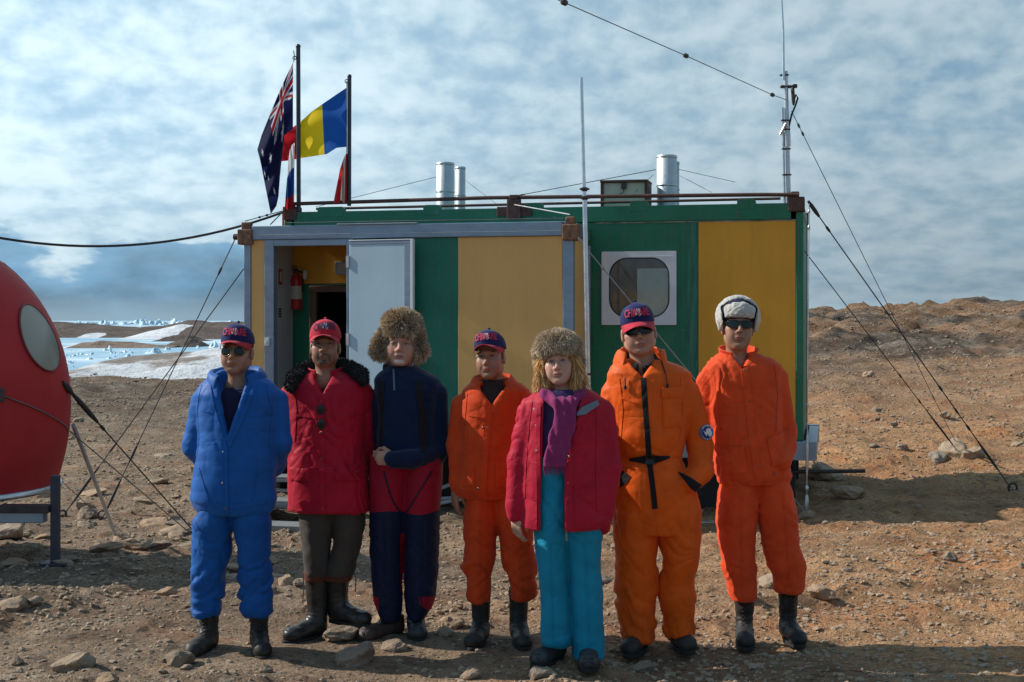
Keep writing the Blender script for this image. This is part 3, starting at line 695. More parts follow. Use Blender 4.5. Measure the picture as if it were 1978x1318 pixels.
wires('roof_pipe', [KM.w(.3, .25, HM + .02), KM.w(LM - .25, .22, HM + .035)], .018, BROWN, 'thinner brown pipe lying behind the long one on the cabin roof', 'pipe', n=8)
for (px, w, top, D, lb) in ((860, .222, 315, 17.2, 'wide silver flue pipe on the left half of the roof'), (889.5, .125, 323, 17.7, 'narrow silver flue pipe just right of the left wide one'),
                            (1288, .235, 301, 16.3, 'wide silver flue pipe on the roof right of the cream box'), (1304, .10, 313, 16.6, 'narrow silver flue pipe half hidden behind the right wide one')):
    zt = CZ + (618 - top) / F * D; m = MB(); r = w / 2
    o = empty('flue_pipe', ((px - 989) / F * D, D, 2.98), 0, lb, 'flue pipe', 'silver flue pipes on the roof'); h = zt - 2.98
    m.lathe([(r, 0), (r, h), (r - .006, h + .004), (r - .012, h), (r - .012, h - .3)], n=32).build('duct', plain('dull_duct', (.50, .55, .58), .55, .6, .14, 8), o)
    m = MB()
    for z in (h * .47, h - .03): m.lathe([(r, z), (r + .005, z + .004), (r + .005, z + .022), (r, z + .026)], n=32)
    m.box((-.004, -r - .005, .02), (.004, -r + .001, h - .02))
    m.build('seam_band', GALV, o)
def roof_box():
    D = 16.0; x0, x1 = [(p - 989) / F * D for p in (1161, 1250)]; z0, z1 = 2.99, CZ + (618 - 348) / F * D
    o = empty('roof_box', ((x0 + x1) / 2, D, z0), TH, 'cream equipment box with dark brown frame on the cabin roof', 'box'); w = (x1 - x0) / 2 * 1.02; h = z1 - z0
    part('casing', [((-w + .03, 0, .02), (w - .03, .35, h - .03))], CREAM, o, .004)
    part('frame', [((-w, -.03, 0), (-w + .028, .37, h - .03)), ((w - .028, -.03, 0), (w, .37, h - .03)), ((-w - .005, -.035, h - .028), (w + .005, .37, h))], BROWN, o, .004)
    part('clasp', [((-.03, -.03, h - .10), (.03, -.001, h - .029))], DARKST, o, .004)
    m = MB(); m.tube([(0, -.02, h - .1), (-.01, -.03, h - .14), (-.06, -.03, h - .18), (-.09, -.02, h - .17)], .007); m.build('cord', BLACK, o)
roof_box()

# ---------------------------------------------------------------- poles and masts
def pole(name, p0, p1, r, mat, label, cat, extra=None):
    p0, p1 = Vector(p0), Vector(p1); o = empty(name, p0, 0, label, cat); m = MB(); m.tube([(0, 0, 0), p1 - p0], r, 12); m.build('shaft', mat, o)
    return o
g0 = Vector((W(1142, 1000, 14.4).x, 14.4, float(H(W(1142, 1000, 14.4).x, 14.4)) - .05))
pA, pB, pC = g0, W(1129.5, 385, 14.4), W(1122.5, 150, 14.4)
o = empty('thin_mast', pA, 0, 'slim leaning silver pole standing against the right end of the porch', 'pole')
MB().tube([(0, 0, 0), pB - pA], .026, 12).build('lower_tube', STEEL, o); MB().tube([pB - pA - Vector((0, 0, .12)), pC - pA], .0195, 12).build('upper_tube', STEEL, o)
m = MB()
for py in (366, 383): 
    q = W(1129.5 + (py - 385) * .03, py, 14.4) - pA; m.tube([q + Vector((-.05, -.03, 0)), q + Vector((.05, -.03, 0))], .012, 6).tube([q - Vector((0, 0, .02)), q + Vector((0, 0, .02))], .032, 10)
q = W(1138, 723, 14.4) - pA; m.tube([q - Vector((0, 0, .012)), q + Vector((0, 0, .012))], .032, 10)
m.build('clamp', DARKST, o)
# right mast with whip aerial
a, b = W(1524, 388, 15.12), W(1517.5, 138, 15.12)
o = empty('radio_mast', a, 0, 'tall radio mast with whip aerial at the right end of the cabin roof', 'mast')
d = b - a
MB().tube([(0, 0, -.1), d], .024, 10).build('tube', GALV, o); MB().tube([(-.045, .0, -.1), d * .72 + Vector((-.045, 0, 0))], .014, 8).build('tube', GALV, o)
c = W(1513, 60, 15.12) - a; e = W(1507, -60, 15.12) - a
MB().tube([d * .93 + Vector((-.03, -.03, 0)), c, e], [.016, .012, .008], 8).build('whip', STEEL, o)
m = MB()
for f in (.2, .4, .55, .62, .88, .97): m.box(d * f + Vector((-.062, -.03, -.008)), d * f + Vector((.03, .03, .008)))
q = W(1517, 168, 15.12) - a; m.box(q + Vector((-.05, -.02, -.014)), q + Vector((.10, .02, .016))).box(q + Vector((.08, -.03, -.012)), q + Vector((.125, .03, .026)))
m.build('bracket', DARKST, o, .004)
q = W(1530, 187, 15.12) - a; MB().tube([q + Vector((0, -.03, .1)), q + Vector((0, -.03, .08)), q + Vector((.01, -.03, -.06)), q + Vector((.01, -.03, -.1))], [.010, .02, .02, .008], 8).build('insulator', DARKST, o)
m = MB(); q0 = W(1532, 196, 15.12) - a
m.tube([q0, W(1538, 183, 15.12) - a, W(1541, 190, 15.12) - a, W(1537, 203, 15.12) - a, W(1529, 222, 15.12) - a, W(1524, 245, 15.12) - a, W(1523, 300, 15.12) - a], .011, 6); m.build('cable', BLACK, o)
m = MB(); q = d * .55; m.tube([q + Vector((-.02, -.03, .06)), q + Vector((-.08, -.03, -.06))], .014, 6).tube([d * .42, d * .53], .036, 8); m.build('cleat', GALV, o)
# flag poles
POLEM = plain('pole_paint', (.045, .055, .075), .35, .5, .2, 6)
fp1 = pole('flagpole', W(577, 408, 16.30), W(576, 90, 16.30), .026, POLEM, 'taller dark flagpole at the left end of the roof, beside the navy flag', 'flagpole')
MB().ball(W(576, 90, 16.30) - fp1.location, .03).build('finial', POLEM, fp1)
fp2 = pole('flagpole', W(674.5, 398, 16.15), W(675, 148, 16.15), .024, POLEM, 'shorter dark flagpole holding the blue, yellow and red flag', 'flagpole')
MB().ball(W(675, 148, 16.15) - fp2.location, .027).build('finial', POLEM, fp2)
m = MB(); m.tube([W(567, 98, 16.28) - fp1.location, W(569, 110, 16.28) - fp1.location, W(567, 121, 16.28) - fp1.location], .006, 5); m.torus(W(569, 112, 16.28) - fp1.location, .02, .006, 'y', 10, 5); m.build('halyard', WIRE, fp1)
m = MB(); m.tube([W(670, 156, 16.13) - fp2.location, W(669.5, 300, 16.13) - fp2.location], .005, 5); m.torus(W(670, 157, 16.13) - fp2.location, .022, .006, 'y', 10, 5); m.build('halyard', WIRE, fp2)

# ---------------------------------------------------------------- flags
def flag_mat(name):
    m, nt, b = new_mat(name)
    c = attr(nt, 'dye'); n = tex(nt, 60, 3, .5)
    nt.links.new(c, b.inputs['Base Color']); b.inputs['Roughness'].default_value = .8; b.inputs['Specular IOR Level'].default_value = .15
    tr = nt.nodes.new('ShaderNodeBsdfTranslucent'); nt.links.new(c, tr.inputs[0])
    mx = nt.nodes.new('ShaderNodeMixShader'); mx.inputs[0].default_value = .42
    out = [x for x in nt.nodes if x.type == 'OUTPUT_MATERIAL'][0]
    nt.links.new(b.outputs[0], mx.inputs[1]); nt.links.new(tr.outputs[0], mx.inputs[2]); nt.links.new(mx.outputs[0], out.inputs[0])
    return m
FM = flag_mat('flag_cloth')
def flag(name, corners, D, dye, folds, label, nu=130, nv=90, top=None, bot=None, thick=True):
    """corners: hoist top, hoist bottom, fly top, fly bottom in photo pixels at the flag's distance; u runs along the fly, v down the hoist"""
    A, B, C_, E = [np.array(p, float) for p in corners]
    u = np.linspace(0, 1, nu)[:, None]; v = np.linspace(0, 1, nv)[None, :]
    T = (lambda t: np.array([np.interp(t.ravel(), *z).reshape(t.shape) for z in top])) if top else None
    if top: # curves given as lists of points along the top and bottom edges
        tt = np.linspace(0, 1, len(top)); tb = np.linspace(0, 1, len(bot))
        tx = np.interp(u[:, 0], tt, [p[0] for p in top]); ty = np.interp(u[:, 0], tt, [p[1] for p in top])
        bx = np.interp(u[:, 0], tb, [p[0] for p in bot]); by = np.interp(u[:, 0], tb, [p[1] for p in bot])
        PX = tx[:, None] * (1 - v) + bx[:, None] * v; PY = ty[:, None] * (1 - v) + by[:, None] * v
    else:
        PX = (A[0] * (1 - v) + B[0] * v) * (1 - u) + (C_[0] * (1 - v) + E[0] * v) * u; PY = (A[1] * (1 - v) + B[1] * v) * (1 - u) + (C_[1] * (1 - v) + E[1] * v) * u
    dep = D + folds(u + 0 * v, v + 0 * u)
    X = (PX - 989) / F * dep; Z = CZ - (PY - 618) / F * dep
    V = np.stack([X, dep, Z], -1).reshape(-1, 3); U, VV = (u + 0 * v).ravel(), (v + 0 * u).ravel()
    o = mk(name, V, grid_faces(nu, nv), FM, attrs={'dye': ('FLOAT_COLOR', dye(U, VV))})
    return tag(o, label, 'flag')
def star(U, V, cu, cv, r, k, asp=2.0):
    x = (U - cu) * asp; y = V - cv; a = np.arctan2(x, -y); rad = np.hypot(x, y); t = np.abs(((a / (2 * math.pi) * k) % 1) - .5) * 2
    return rad < r * (.42 + .58 * t ** 1.6)
def dye_navy(U, V):
    navy = np.array([.010, .014, .060]); red = np.array([.35, .012, .025]); wh = np.array([.62, .64, .68])
    C = np.tile(navy, (len(U), 1)).astype(float)
    x, y = U / .5, V / .5; can = (x < 1) & (y < 1)
    X, Y = (x - .5) * 2, (y - .5)
    d1 = np.abs(Y - X * .5) / 1.118; d2 = np.abs(Y + X * .5) / 1.118
    C[can & ((d1 < .10) | (d2 < .10))] = wh; C[can & ((d1 < .035) | (d2 < .035))] = red
    C[can & ((np.abs(X) < .17) | (np.abs(Y) < .17))] = wh; C[can & ((np.abs(X) < .10) | (np.abs(Y) < .10))] = red
    for s in ((.25, .76, .15, 7), (.75, .83, .07, 7), (.62, .46, .07, 7), (.75, .18, .07, 7), (.87, .40, .07, 7), (.80, .55, .04, 5)): C[star(U, V, *s)] = wh
    return C
flag('flag', [(566, 121), (566, 249), (498, 289), (522, 413)], 16.28, dye_navy,
     lambda u, v: -.05 - .30 * u * (1 - u) + .07 * u ** .6 * np.sin(v * 12 + u * 3.0) + .03 * np.sin(u * 13 + v * 7),
     'navy flag with cross canton and white stars hanging limp from the taller pole',
     top=[(566, 121), (551, 152), (535, 188), (520, 225), (505, 262), (497, 289), (503, 312)], bot=[(566, 249), (549, 262), (545, 300), (541, 340), (538, 380), (534, 398), (523, 414)])
def dye_tri(U, V):
    C = np.tile(np.array([.016, .11, .44]), (len(U), 1)).astype(float); C[U > .36] = (.95, .66, .02); C[U > .69] = (.55, .018, .03); return C
flag('flag', None or [(0, 0)] * 4, 16.12, dye_tri, lambda u, v: .30 * u + .05 * np.sin(u * 10 + v * 2.0) * (.3 + u) + .025 * np.sin(v * 9 + u * 5),
     'blue, yellow and red striped flag blown out from the shorter pole',
     top=[(669, 170), (648, 184), (626, 199), (602, 216), (580, 236), (560, 250), (543, 253)], bot=[(669, 284), (650, 286), (631, 298), (605, 302), (580, 306), (560, 310), (543, 312)])
def dye_wbr(U, V):
    C = np.tile(np.array([.60, .63, .68]), (len(U), 1)).astype(float); C[V > .38] = (.015, .06, .24); C[V > .80] = (.40, .02, .03); return C
flag('flag', [(0, 0)] * 4, 16.24, dye_wbr, lambda u, v: -.02 + .06 * np.sin(u * 9 + v * 2), 'small white, blue and red flag hanging in folds below the navy flag',
     nu=40, nv=60, top=[(569, 276), (564, 280), (560, 290), (557, 310)], bot=[(568, 400), (562, 402), (556, 406), (550, 402)])
def dye_rw(U, V):
    C = np.tile(np.array([.50, .035, .025]), (len(U), 1)).astype(float); C[(U > .28) & (U < .62)] = (.66, .55, .52); C[U > .62] = (.60, .03, .03); return C
flag('flag', [(0, 0)] * 4, 16.14, dye_rw, lambda u, v: -.02 + .05 * np.sin(u * 11 + v * 2), 'small red and white flag folded against the shorter pole below the striped flag',
     nu=40, nv=60, top=[(671, 297), (667, 298), (663, 308), (657, 326)], bot=[(671, 392), (664, 392), (656, 392), (644, 392)])
tag(mk('streamer', [W(545, 408, 16.2), W(549, 408, 16.2), W(549, 440, 16.2), W(545, 440, 16.2), W(545, 408, 16.23), W(549, 408, 16.23), W(549, 440, 16.23), W(545, 440, 16.23)],
   [(0,1,2,3), (7,6,5,4), (0,4,5,1), (2,6,7,3), (1,5,6,2), (0,3,7,4)], plain('orange_tape', (.6, .10, .03), .7)), 'short orange streamer tied at the left end of the cabin roof', 'streamer')

# ---------------------------------------------------------------- guy wires, ropes, aerials
def hit(px, py): return ground_hit(px, py) - Vector((0, 0, .02))
GW = 'guy wires of the cabin'
w1 = wires('guy_wire', [KP.w(-.12, .02, 2.19), hit(197, 1000)], .0075, ROPE, 'dark guy wire running from the porch corner down left to a ring in the ground', 'guy wire', None, [(.10, .13, .02), (.74, .80, .02), (.86, .97, .022)])
w2 = wires('guy_wire', [KP.w(0, -.02, 1.86), hit(120, 996)], .0075, ROPE, 'dark guy wire running from lower on the porch post to the leftmost ground anchor', 'guy wire', None, [(.70, .74, .018), (.80, .95, .022)])
wires('guy_wire', [KM.w(LM + .05, -.05, HM - .02), hit(1955, 943)], .008, ROPE, 'thick guy wire from the right roof corner to the hook farthest right on the ground', 'guy wire', None, [(.0, .05, .03), (.08, .10, .02), (.62, .64, .02), (.70, .72, .018), (.76, .78, .02), (.82, .93, .02)])
wires('guy_wire', [KM.w(LM + .01, -.01, HM - .55), hit(1858, 880)], .0065, ROPE, 'short dark guy wire starting below the right roof corner and ending among stones', 'guy wire', None, [(.55, .57, .016), (.68, .70, .016), (.75, .93, .018)])
wires('guy_wire', [W(1529, 215, 15.12), hit(1856, 872)], .0055, TEALW, 'long thin teal guy wire from the upper radio mast to the ground', 'guy wire', None, [(.03, .04, .02), (.05, .06, .02), (.8, .82, .012)])
wires('guy_wire', [KM.w(LM + .06, -.06, HM - .05), hit(1558, 996)], .007, GALV, 'upright chain and wire tying the right roof corner straight down', 'guy wire', None, [(.02, .03, .02), (.07, .085, .02), (.30, .31, .01), (.64, .65, .022), (.70, .71, .016), (.74, .87, .025), (.9, .92, .03), (.93, .99, .035)])
w7 = wires('guy_wire', [KP.w(LP_ + .02, -.05, 2.19), hit(1560, 992)], .0075, PALEW, 'pale guy wire slanting down across the window from the porch corner', 'guy wire', None, [(.0, .03, .022), (.035, .05, .02), (.11, .125, .022)])
wires('stay_wire', [KM.w(KM.lx(995), -.06, HM + .0), KP.w(LP_ - .04, 0, 2.40)], .008, PALEW, 'short pale stay from the roof bracket to the porch corner', 'wire')
wires('stay_wire', [KP.w(.5, -.03, HP_ + .03), KP.w(LP_ - .1, -.02, HP_ + .03)], .006, WIRE, 'thin wire lying along the top of the porch', 'wire')
wires('stay_wire', [KM.w(.02, -.02, HM), KP.w(.3, .02, HP_ + .02)], .008, ROPE, 'short doubled rope from the left roof corner down to the porch top', 'wire')
wires('stay_wire', [KM.w(-.02, -.02, HM - .02), KP.w(-.0, .02, HP_ + .06)], .006, ROPE, 'thin rope from the left roof corner to the rusty porch corner', 'wire', None, [(.4, .45, .02), (.6, .64, .02)])
wires('stay_wire', [KM.w(.35, .1, HM + .03), W(843, 342, 17.1)], .004, WIRE, 'thin roof wire from the left end to the left flue pipes', 'wire')
wires('stay_wire', [W(898, 348, 17.6), W(960, 395, 16.3)], .004, WIRE, 'short thin wire dropping right from the left flue pipes to the roof', 'wire')
wires('stay_wire', [W(1000, 378, 15.8), W(1267, 328, 16.2)], .0055, WIRE, 'thin wire climbing from the roof bracket to the right wide flue pipe', 'wire', None, [(.0, .06, .012)])
wires('stay_wire', [W(1309, 327, 16.5), W(1420, 352, 17.2)], .004, WIRE, 'thin wire going right from the narrow right flue pipe', 'wire')
wires('stay_wire', [W(1262, 338, 16.3), W(1225, 372, 15.9)], .004, WIRE, 'very short thin wire between the cream box and the right flue pipe', 'wire')
wires('stay_wire', [W(1310, 338, 16.5), W(1375, 372, 16.0)], .004, WIRE, 'thin wire sloping down right from the right flue pipes to the roof edge', 'wire')
wires('power_cable', [W(-60, 448, 15.2), W(545, 411, 16.2)], .017, ROPE, 'thick black cable sagging in from the left to the roof corner', 'cable', sag=.26, n=7)
def aerial():
    P = [W(1519, 193, 15.1), W(1492, 183.5, 14.7), W(1325, 108, 12.6), W(1090, 5, 10.4), W(940, -60, 9.4)]
    o = empty('wire_aerial', P[0], 0, 'thin aerial wire with dark insulators stretching from the mast to the upper left', 'aerial')
    m = MB(); m.tube([p - P[0] for p in P], .0042, 5); m.build('wire', WIRE, o)
    for i, r in ((1, .022), (2, .022), (3, .024)):
        t = (P[i + 1] - P[i]).normalized() * .032; MB().tube([P[i] - t - P[0], P[i] - t * .6 - P[0], P[i] + t * .6 - P[0], P[i] + t - P[0]], [r * .5, r, r, r * .5], 8).build('insulator', DARKST, o)
aerial()
def anchor(px, py, label, r=.05):
    p = ground_hit(px, py); m = MB(); m.torus((0, 0, r * .7), r, .013, 'y', 14, 6); m.tube([(0, 0, -.1), (0, 0, .02)], .014, 6); o = m.build('ground_anchor', DARKST); o.location = p
    tag(o, label, 'anchor', 'iron anchors set in the ground')
anchor(198, 1002, 'iron anchor ring at the foot of the porch corner wire'); anchor(121, 998, 'iron anchor ring at the leftmost wire, beside the red dome', .04)
anchor(1956, 948, 'iron hook at the foot of the wire farthest right'); anchor(1857, 884, 'iron anchor among stones where two right wires meet', .04)
tag(MB().tube([W(1500, 912, 15.4), W(1671, 910, 15.4)], .022, 8).build('steel_bar', DARKST), 'straight black bar sticking out to the right from under the cabin', 'bar')
tag(MB().box((0, 0, 0), (.55, .25, .03)).build('metal_plate', GALV, None, .004), 'flat pale metal plate lying on the ground in front of the cabin', 'plate')
o = bpy.data.objects['metal_plate']; p = ground_hit(1330, 1013); o.location = p + Vector((0, 0, .0)); o.rotation_euler = (0, 0, TH)
def debris():
    p = ground_hit(870, 985)
    for i, (dx, dy, rz, l, lb) in enumerate(((-.22, 0, .35, .6, 'pale pipe offcut leaning on the heap under the cabin'), (-.15, .12, .1, .5, 'short pale pipe lying flat under the cabin'), (-.25, .2, .7, .55, 'pale pipe at the back of the heap under the cabin'))):
        m = MB(); m.tube([(0, 0, 0), (l * math.cos(rz), 0, l * math.sin(rz) * .5)], .022, 8); o = m.build('scrap_pipe', plain('pale_pipe', (.42, .44, .45), .5)); o.location = p + Vector((dx, dy, .05 + .05 * i)); tag(o, lb, 'pipe', 'pipe offcuts under the cabin')
debris()

# ---------------------------------------------------------------- red dome hut
def dome():
    c = Vector((-4.69, 10.75, 0)); rx, zc, hu, hl = 1.24, 1.10, 1.36, 1.56
    o = empty('dome_hut', c, 0, 'glossy red fibreglass dome hut with a round window, cut off by the left edge', 'hut')
    m, nt, b = new_mat('red_fibreglass')
    col = ramp(nt, tex(nt, 2.0, 5, .6), [(.3, (.40, .022, .026)), (.7, (.48, .032, .034))])
    st = ramp(nt, tex(nt, 3.0, 5, .7, (4, 4, .25)), [(.55, (0, 0, 0)), (.8, (.35, .35, .35))])
    nt.links.new(mixc(nt, st, col, (.30, .05, .035)), b.inputs['Base Color']); b.inputs['Roughness'].default_value = .6; b.inputs['Specular IOR Level'].default_value = .2
    bump(nt, b, tex(nt, 2.2, 3, .5), .12, .05)
    def rad(z):
        t = (z - zc) / (hu if z > zc else hl); return rx * math.sqrt(max(0, 1 - t * t))
    prof = [(rad(z), z) for z in np.linspace(.47, zc, 22)] + [(rad(zc + hu * math.sin(a)), zc + hu * math.sin(a)) for a in np.linspace(0.03, math.pi / 2, 30)]
    MB().lathe(prof, n=96).build('shell', m, o)
    MB().lathe([(rad(.47) - .03, .435), (rad(.47) + .035, .435), (rad(.47) + .04, .45), (rad(.47) + .035, .478), (rad(.47) - .005, .48)], n=64).build('base_rim', GALV, o)
    s = MB()
    for az in (R(-35.5), R(25), R(-95), R(-155)):
        pts = [(math.cos(az) * (rad(z) + .001), math.sin(az) * (rad(z) + .001), z) for z in np.linspace(.49, 2.2, 24)]; s.tube(pts, .008, 5)
    s.build('panel_seam', plain('seam_red', (.30, .035, .03), .6), o)
    # window
    az, zw, r = R(-9), 1.615, .25
    def surf(da, dz, off):
        z = zw + dz; rr = rad(z) + off; a = az + da / rad(zw); return (math.cos(a) * rr, math.sin(a) * rr, z)
    win = empty('window'); win.parent = o
    V = [surf(0, 0, .012)]; Fc = []; n, k = 40, 6
    for i in range(1, k + 1):
        for j in range(n): t = 2 * math.pi * j / n; V.append(surf(r * i / k * math.cos(t), r * i / k * math.sin(t), .010))
    for j in range(n): Fc.append((0, 1 + j, 1 + (j + 1) % n))
    for i in range(k - 1):
        for j in range(n): Fc.append((1 + i*n + j, 1 + (i+1)*n + j, 1 + (i+1)*n + (j+1) % n, 1 + i*n + (j+1) % n))
    MB().add(V, Fc, True).build('pane', plain('milky_pane', (.29, .29, .235), .22, 0, .06, 3), win)
    rim = [surf(r * 1.01 * math.cos(2*math.pi*j/n), r * 1.01 * math.sin(2*math.pi*j/n), .008) for j in range(n + 1)]
    MB().tube(rim, .009, 6, False).build('rim', plain('rim_grey', (.20, .035, .035), .5), win)
    # eye plate and straps
    ea = R(-35); ez = 1.21; er = rad(ez) + .01; ep = Vector((math.cos(ea) * er, math.sin(ea) * er, ez))
    MB().box((-.022, -.015, -.05), (.022, .01, .05), Matrix.Translation(ep) @ Matrix.Rotation(ea + R(90), 4, 'Z')).build('eye_plate', DARKST, o, .005)
    # frame below
    MB().box((-.9, -1.0, .33), (1.42, -.90, .43)).box((.35, -.9, .34), (.45, .9, .42)).build('floor_beam', SILV, o, .006)
    lx_ = W(107, 1000, 9.8).x - c.x
    zf = float(H(c.x + lx_, 9.8))
    MB().box((lx_ - .028, -.98, zf - .1), (lx_ + .028, -.92, .66)).box((lx_ - .09, -1.03, zf + .0), (lx_ + .09, -.87, zf + .02)).build('leg', plain('dark_post', (.045, .05, .075), .45, .3), o, .004)
    MB().box((1.10, -1.01, .40), (lx_ - .03, -.9, .455)).build('outrigger', DARKST, o, .005)
    bk = MB(); bk.tube([(.72, -.85, .32), (.90, -.85, .30), (.985, -.85, .20), (.95, -.85, .08), (.84, -.85, .02), (.70, -.85, .03)], .055, 8); bk.build('hook_bracket', BLACK, o)
    wires('dome_rope', [c + ep] + [c + Vector((math.cos(R(a_)) * (rad(z_) + .014), math.sin(R(a_)) * (rad(z_) + .014), z_)) for a_, z_ in ((-26, 1.14), (-17, 1.07), (-8, 1.0), (1, .94), (9, .88))] + [hit(382, 1040)], .006, WIRE, 'grey rope from the eye plate across the red dome to the ground', 'rope')
    wires('dome_rope', [c + Vector((rad(1.26), .0, 1.27)), hit(380, 1030)], .0075, ROPE, 'black rope with a thick tensioner from the right side of the dome to the ground', 'rope', None, [(.0, .06, .035), (.06, .22, .03), (.24, .27, .02)])
    wires('dome_rope', [c + ep, c + ep + Vector((-.5, -.25, -.9))], .010, WIRE, 'grey rope from the eye plate down left out of the picture', 'rope')
    wires('dome_rope', [c + Vector((1.05, .3, .55)), hit(190, 992)], .004, ROPE, 'thin dark cord from under the dome to the ground', 'rope')
    wires('prop_pole', [c + Vector(((rad(.92) + .03) * math.cos(R(12)), (rad(.92) + .03) * math.sin(R(12)), .92)), ground_hit(226, 1042)], .020, plain('white_pole', (.42, .44, .47), .4, .2), 'pale slanting prop pole leaning against the right side of the dome', 'pole', n=10)
dome()
# ================================================================ modelling by distance fields
def smin(a, b, k):
    h = np.clip(.5 + .5 * (b - a) / k, 0, 1); return b + (a - b) * h - k * h * (1 - h)
def smax(a, b, k): return -smin(-a, -b, k)
def cone(X, Y, Z, a, b, ra, rb):
    ba = [b[i] - a[i] for i in range(3)]; q = sum(v * v for v in ba) + 1e-9
    t = np.clip(((X - a[0]) * ba[0] + (Y - a[1]) * ba[1] + (Z - a[2]) * ba[2]) / q, 0, 1)
    return np.sqrt((X - a[0] - t * ba[0]) ** 2 + (Y - a[1] - t * ba[1]) ** 2 + (Z - a[2] - t * ba[2]) ** 2) - (ra + t * (rb - ra))
def ell(X, Y, Z, c, r):
    x, y, z = (X - c[0]) / r[0], (Y - c[1]) / r[1], (Z - c[2]) / r[2]
    k0 = np.sqrt(x * x + y * y + z * z); k1 = np.sqrt((x / r[0]) ** 2 + (y / r[1]) ** 2 + (z / r[2]) ** 2) + 1e-6
    return k0 * (k0 - 1) / k1
def chain(X, Y, Z, pts, k=.02):
    d = None
    for (a, ra), (b, rb) in zip(pts[:-1], pts[1:]):
        e = cone(X, Y, Z, a, b, ra, rb); d = e if d is None else smin(d, e, k)
    return d
def loft(X, Y, Z, rows, n=2.3, cap=.012):
    """upright body of changing oval section; rows = (z, cx, cy, a, b), rising"""
    rows = sorted(rows); zz = np.array([r[0] for r in rows]); sh = Z.shape
    def g(i):
        v = np.interp(Z.ravel(), zz, [r[i] for r in rows]).reshape(sh); return v
    cx, cy, a, b = g(1), g(2), g(3), g(4)
    q = (np.abs((X - cx) / a) ** n + np.abs((Y - cy) / b) ** n) ** (1 / n)
    d = (q - 1) * np.minimum(a, b)
    return smax(smax(d, Z - zz[-1], cap), zz[0] - Z, cap)
def nets(f, lo, hi, h):
    """surface nets over a box; f(X, Y, Z) < 0 inside"""
    B = 20; n = [int(math.ceil((hi[i] - lo[i]) / h)) + 1 for i in range(3)]; n = [((k - 1) // B + 1) * B + 1 for k in n]
    ax = [(lo[i] + h * np.arange(n[i])).astype(np.float32) for i in range(3)]
    cc = [(a[:-1].reshape(-1, B).mean(1) + h / 2).astype(np.float32) for a in ax]
    D = np.broadcast_to(f(cc[0][:, None, None], cc[1][None, :, None], cc[2][None, None, :]), [len(c) for c in cc])
    G = np.ones(n, np.float32); reach = B * h * 1.9 + .03
    for i, j, k in np.argwhere(np.abs(D) < 9e9):
        sl = (slice(i*B, i*B+B+1), slice(j*B, j*B+B+1), slice(k*B, k*B+B+1))
        if abs(D[i, j, k]) < reach: G[sl] = f(ax[0][sl[0]][:, None, None], ax[1][sl[1]][None, :, None], ax[2][sl[2]][None, None, :])
    for i, j, k in np.argwhere(D <= -reach):
        g = G[i*B:i*B+B, j*B:j*B+B, k*B:k*B+B]; g[...] = -1
    S = G < 0; nx, ny, nz = G.shape
    c = np.zeros((nx - 1, ny - 1, nz - 1), np.int8)
    offs = [(i, j, k) for i in (0, 1) for j in (0, 1) for k in (0, 1)]
    for i, j, k in offs: c += S[i:nx-1+i, j:ny-1+j, k:nz-1+k]
    act = np.argwhere((c > 0) & (c < 8)); idx = -np.ones(c.shape, np.int32); idx[tuple(act.T)] = np.arange(len(act))
    vals = {o: G[act[:, 0] + o[0], act[:, 1] + o[1], act[:, 2] + o[2]] for o in offs}
    P = np.zeros((len(act), 3)); C = np.zeros(len(act))
    for a in offs:
        for d in range(3):
            if a[d]: continue
            b = tuple(a[i] + (1 if i == d else 0) for i in range(3)); fa, fb = vals[a], vals[b]; m = (fa < 0) != (fb < 0)
            t = np.where(m, fa / np.where(m, fa - fb, 1), 0); p = np.tile(np.array(a, float), (len(act), 1)); p[:, d] += t
            P += p * m[:, None]; C += m
    V = (act + P / C[:, None]) * h + np.array([a[0] for a in ax])
    Fs = []
    for d in range(3):
        u, v = (d + 1) % 3, (d + 2) % 3
        sl0 = [slice(1, -1)] * 3; sl1 = [slice(1, -1)] * 3
        sl0[d] = slice(0, -1); sl1[d] = slice(1, None)
        A, B = S[tuple(sl0)], S[tuple(sl1)]; e = np.argwhere(A != B)
        if not len(e): continue
        inside = A[tuple(e.T)]; base = e.copy(); base[:, u] += 1; base[:, v] += 1      # grid vertex index
        def cell(du, dv):
            q = base.copy(); q[:, u] -= du; q[:, v] -= dv; return idx[tuple(q.T)]
        q = np.stack([cell(1, 1), cell(0, 1), cell(0, 0), cell(1, 0)], -1)
        q[~inside] = q[~inside][:, ::-1]; Fs.append(q)
    Fc = np.concatenate(Fs); Fc = Fc[(Fc >= 0).all(1)]
    return V, Fc
def vnormals(V, Fc):
    n = np.cross(V[Fc[:, 2]] - V[Fc[:, 0]], V[Fc[:, 3]] - V[Fc[:, 1]]); N = np.zeros_like(V)
    for i in range(4): np.add.at(N, Fc[:, i], n)
    return N / (np.linalg.norm(N, axis=1, keepdims=True) + 1e-12)
def relax(V, Fc, it=1, w=.5):
    E = np.concatenate([Fc[:, [0, 1]], Fc[:, [1, 2]], Fc[:, [2, 3]], Fc[:, [3, 0]]])
    for _ in range(it):
        A = np.zeros_like(V); C = np.zeros(len(V))
        np.add.at(A, E[:, 0], V[E[:, 1]]); np.add.at(A, E[:, 1], V[E[:, 0]]); np.add.at(C, E[:, 0], 1); np.add.at(C, E[:, 1], 1)
        V = V * (1 - w) + A / C[:, None] * w
    return V
def bvh(V, Fc): return BVHTree.FromPolygons([tuple(v) for v in V], [tuple(int(i) for i in f) for f in Fc])
def onto(tree, x, z, off=.004, y0=-1.0):
    h = tree.ray_cast(Vector((x, y0, z)), Vector((0, 1, 0)))
    return (None, None) if h[0] is None else (h[0] - Vector((0, off, 0)), h[1])
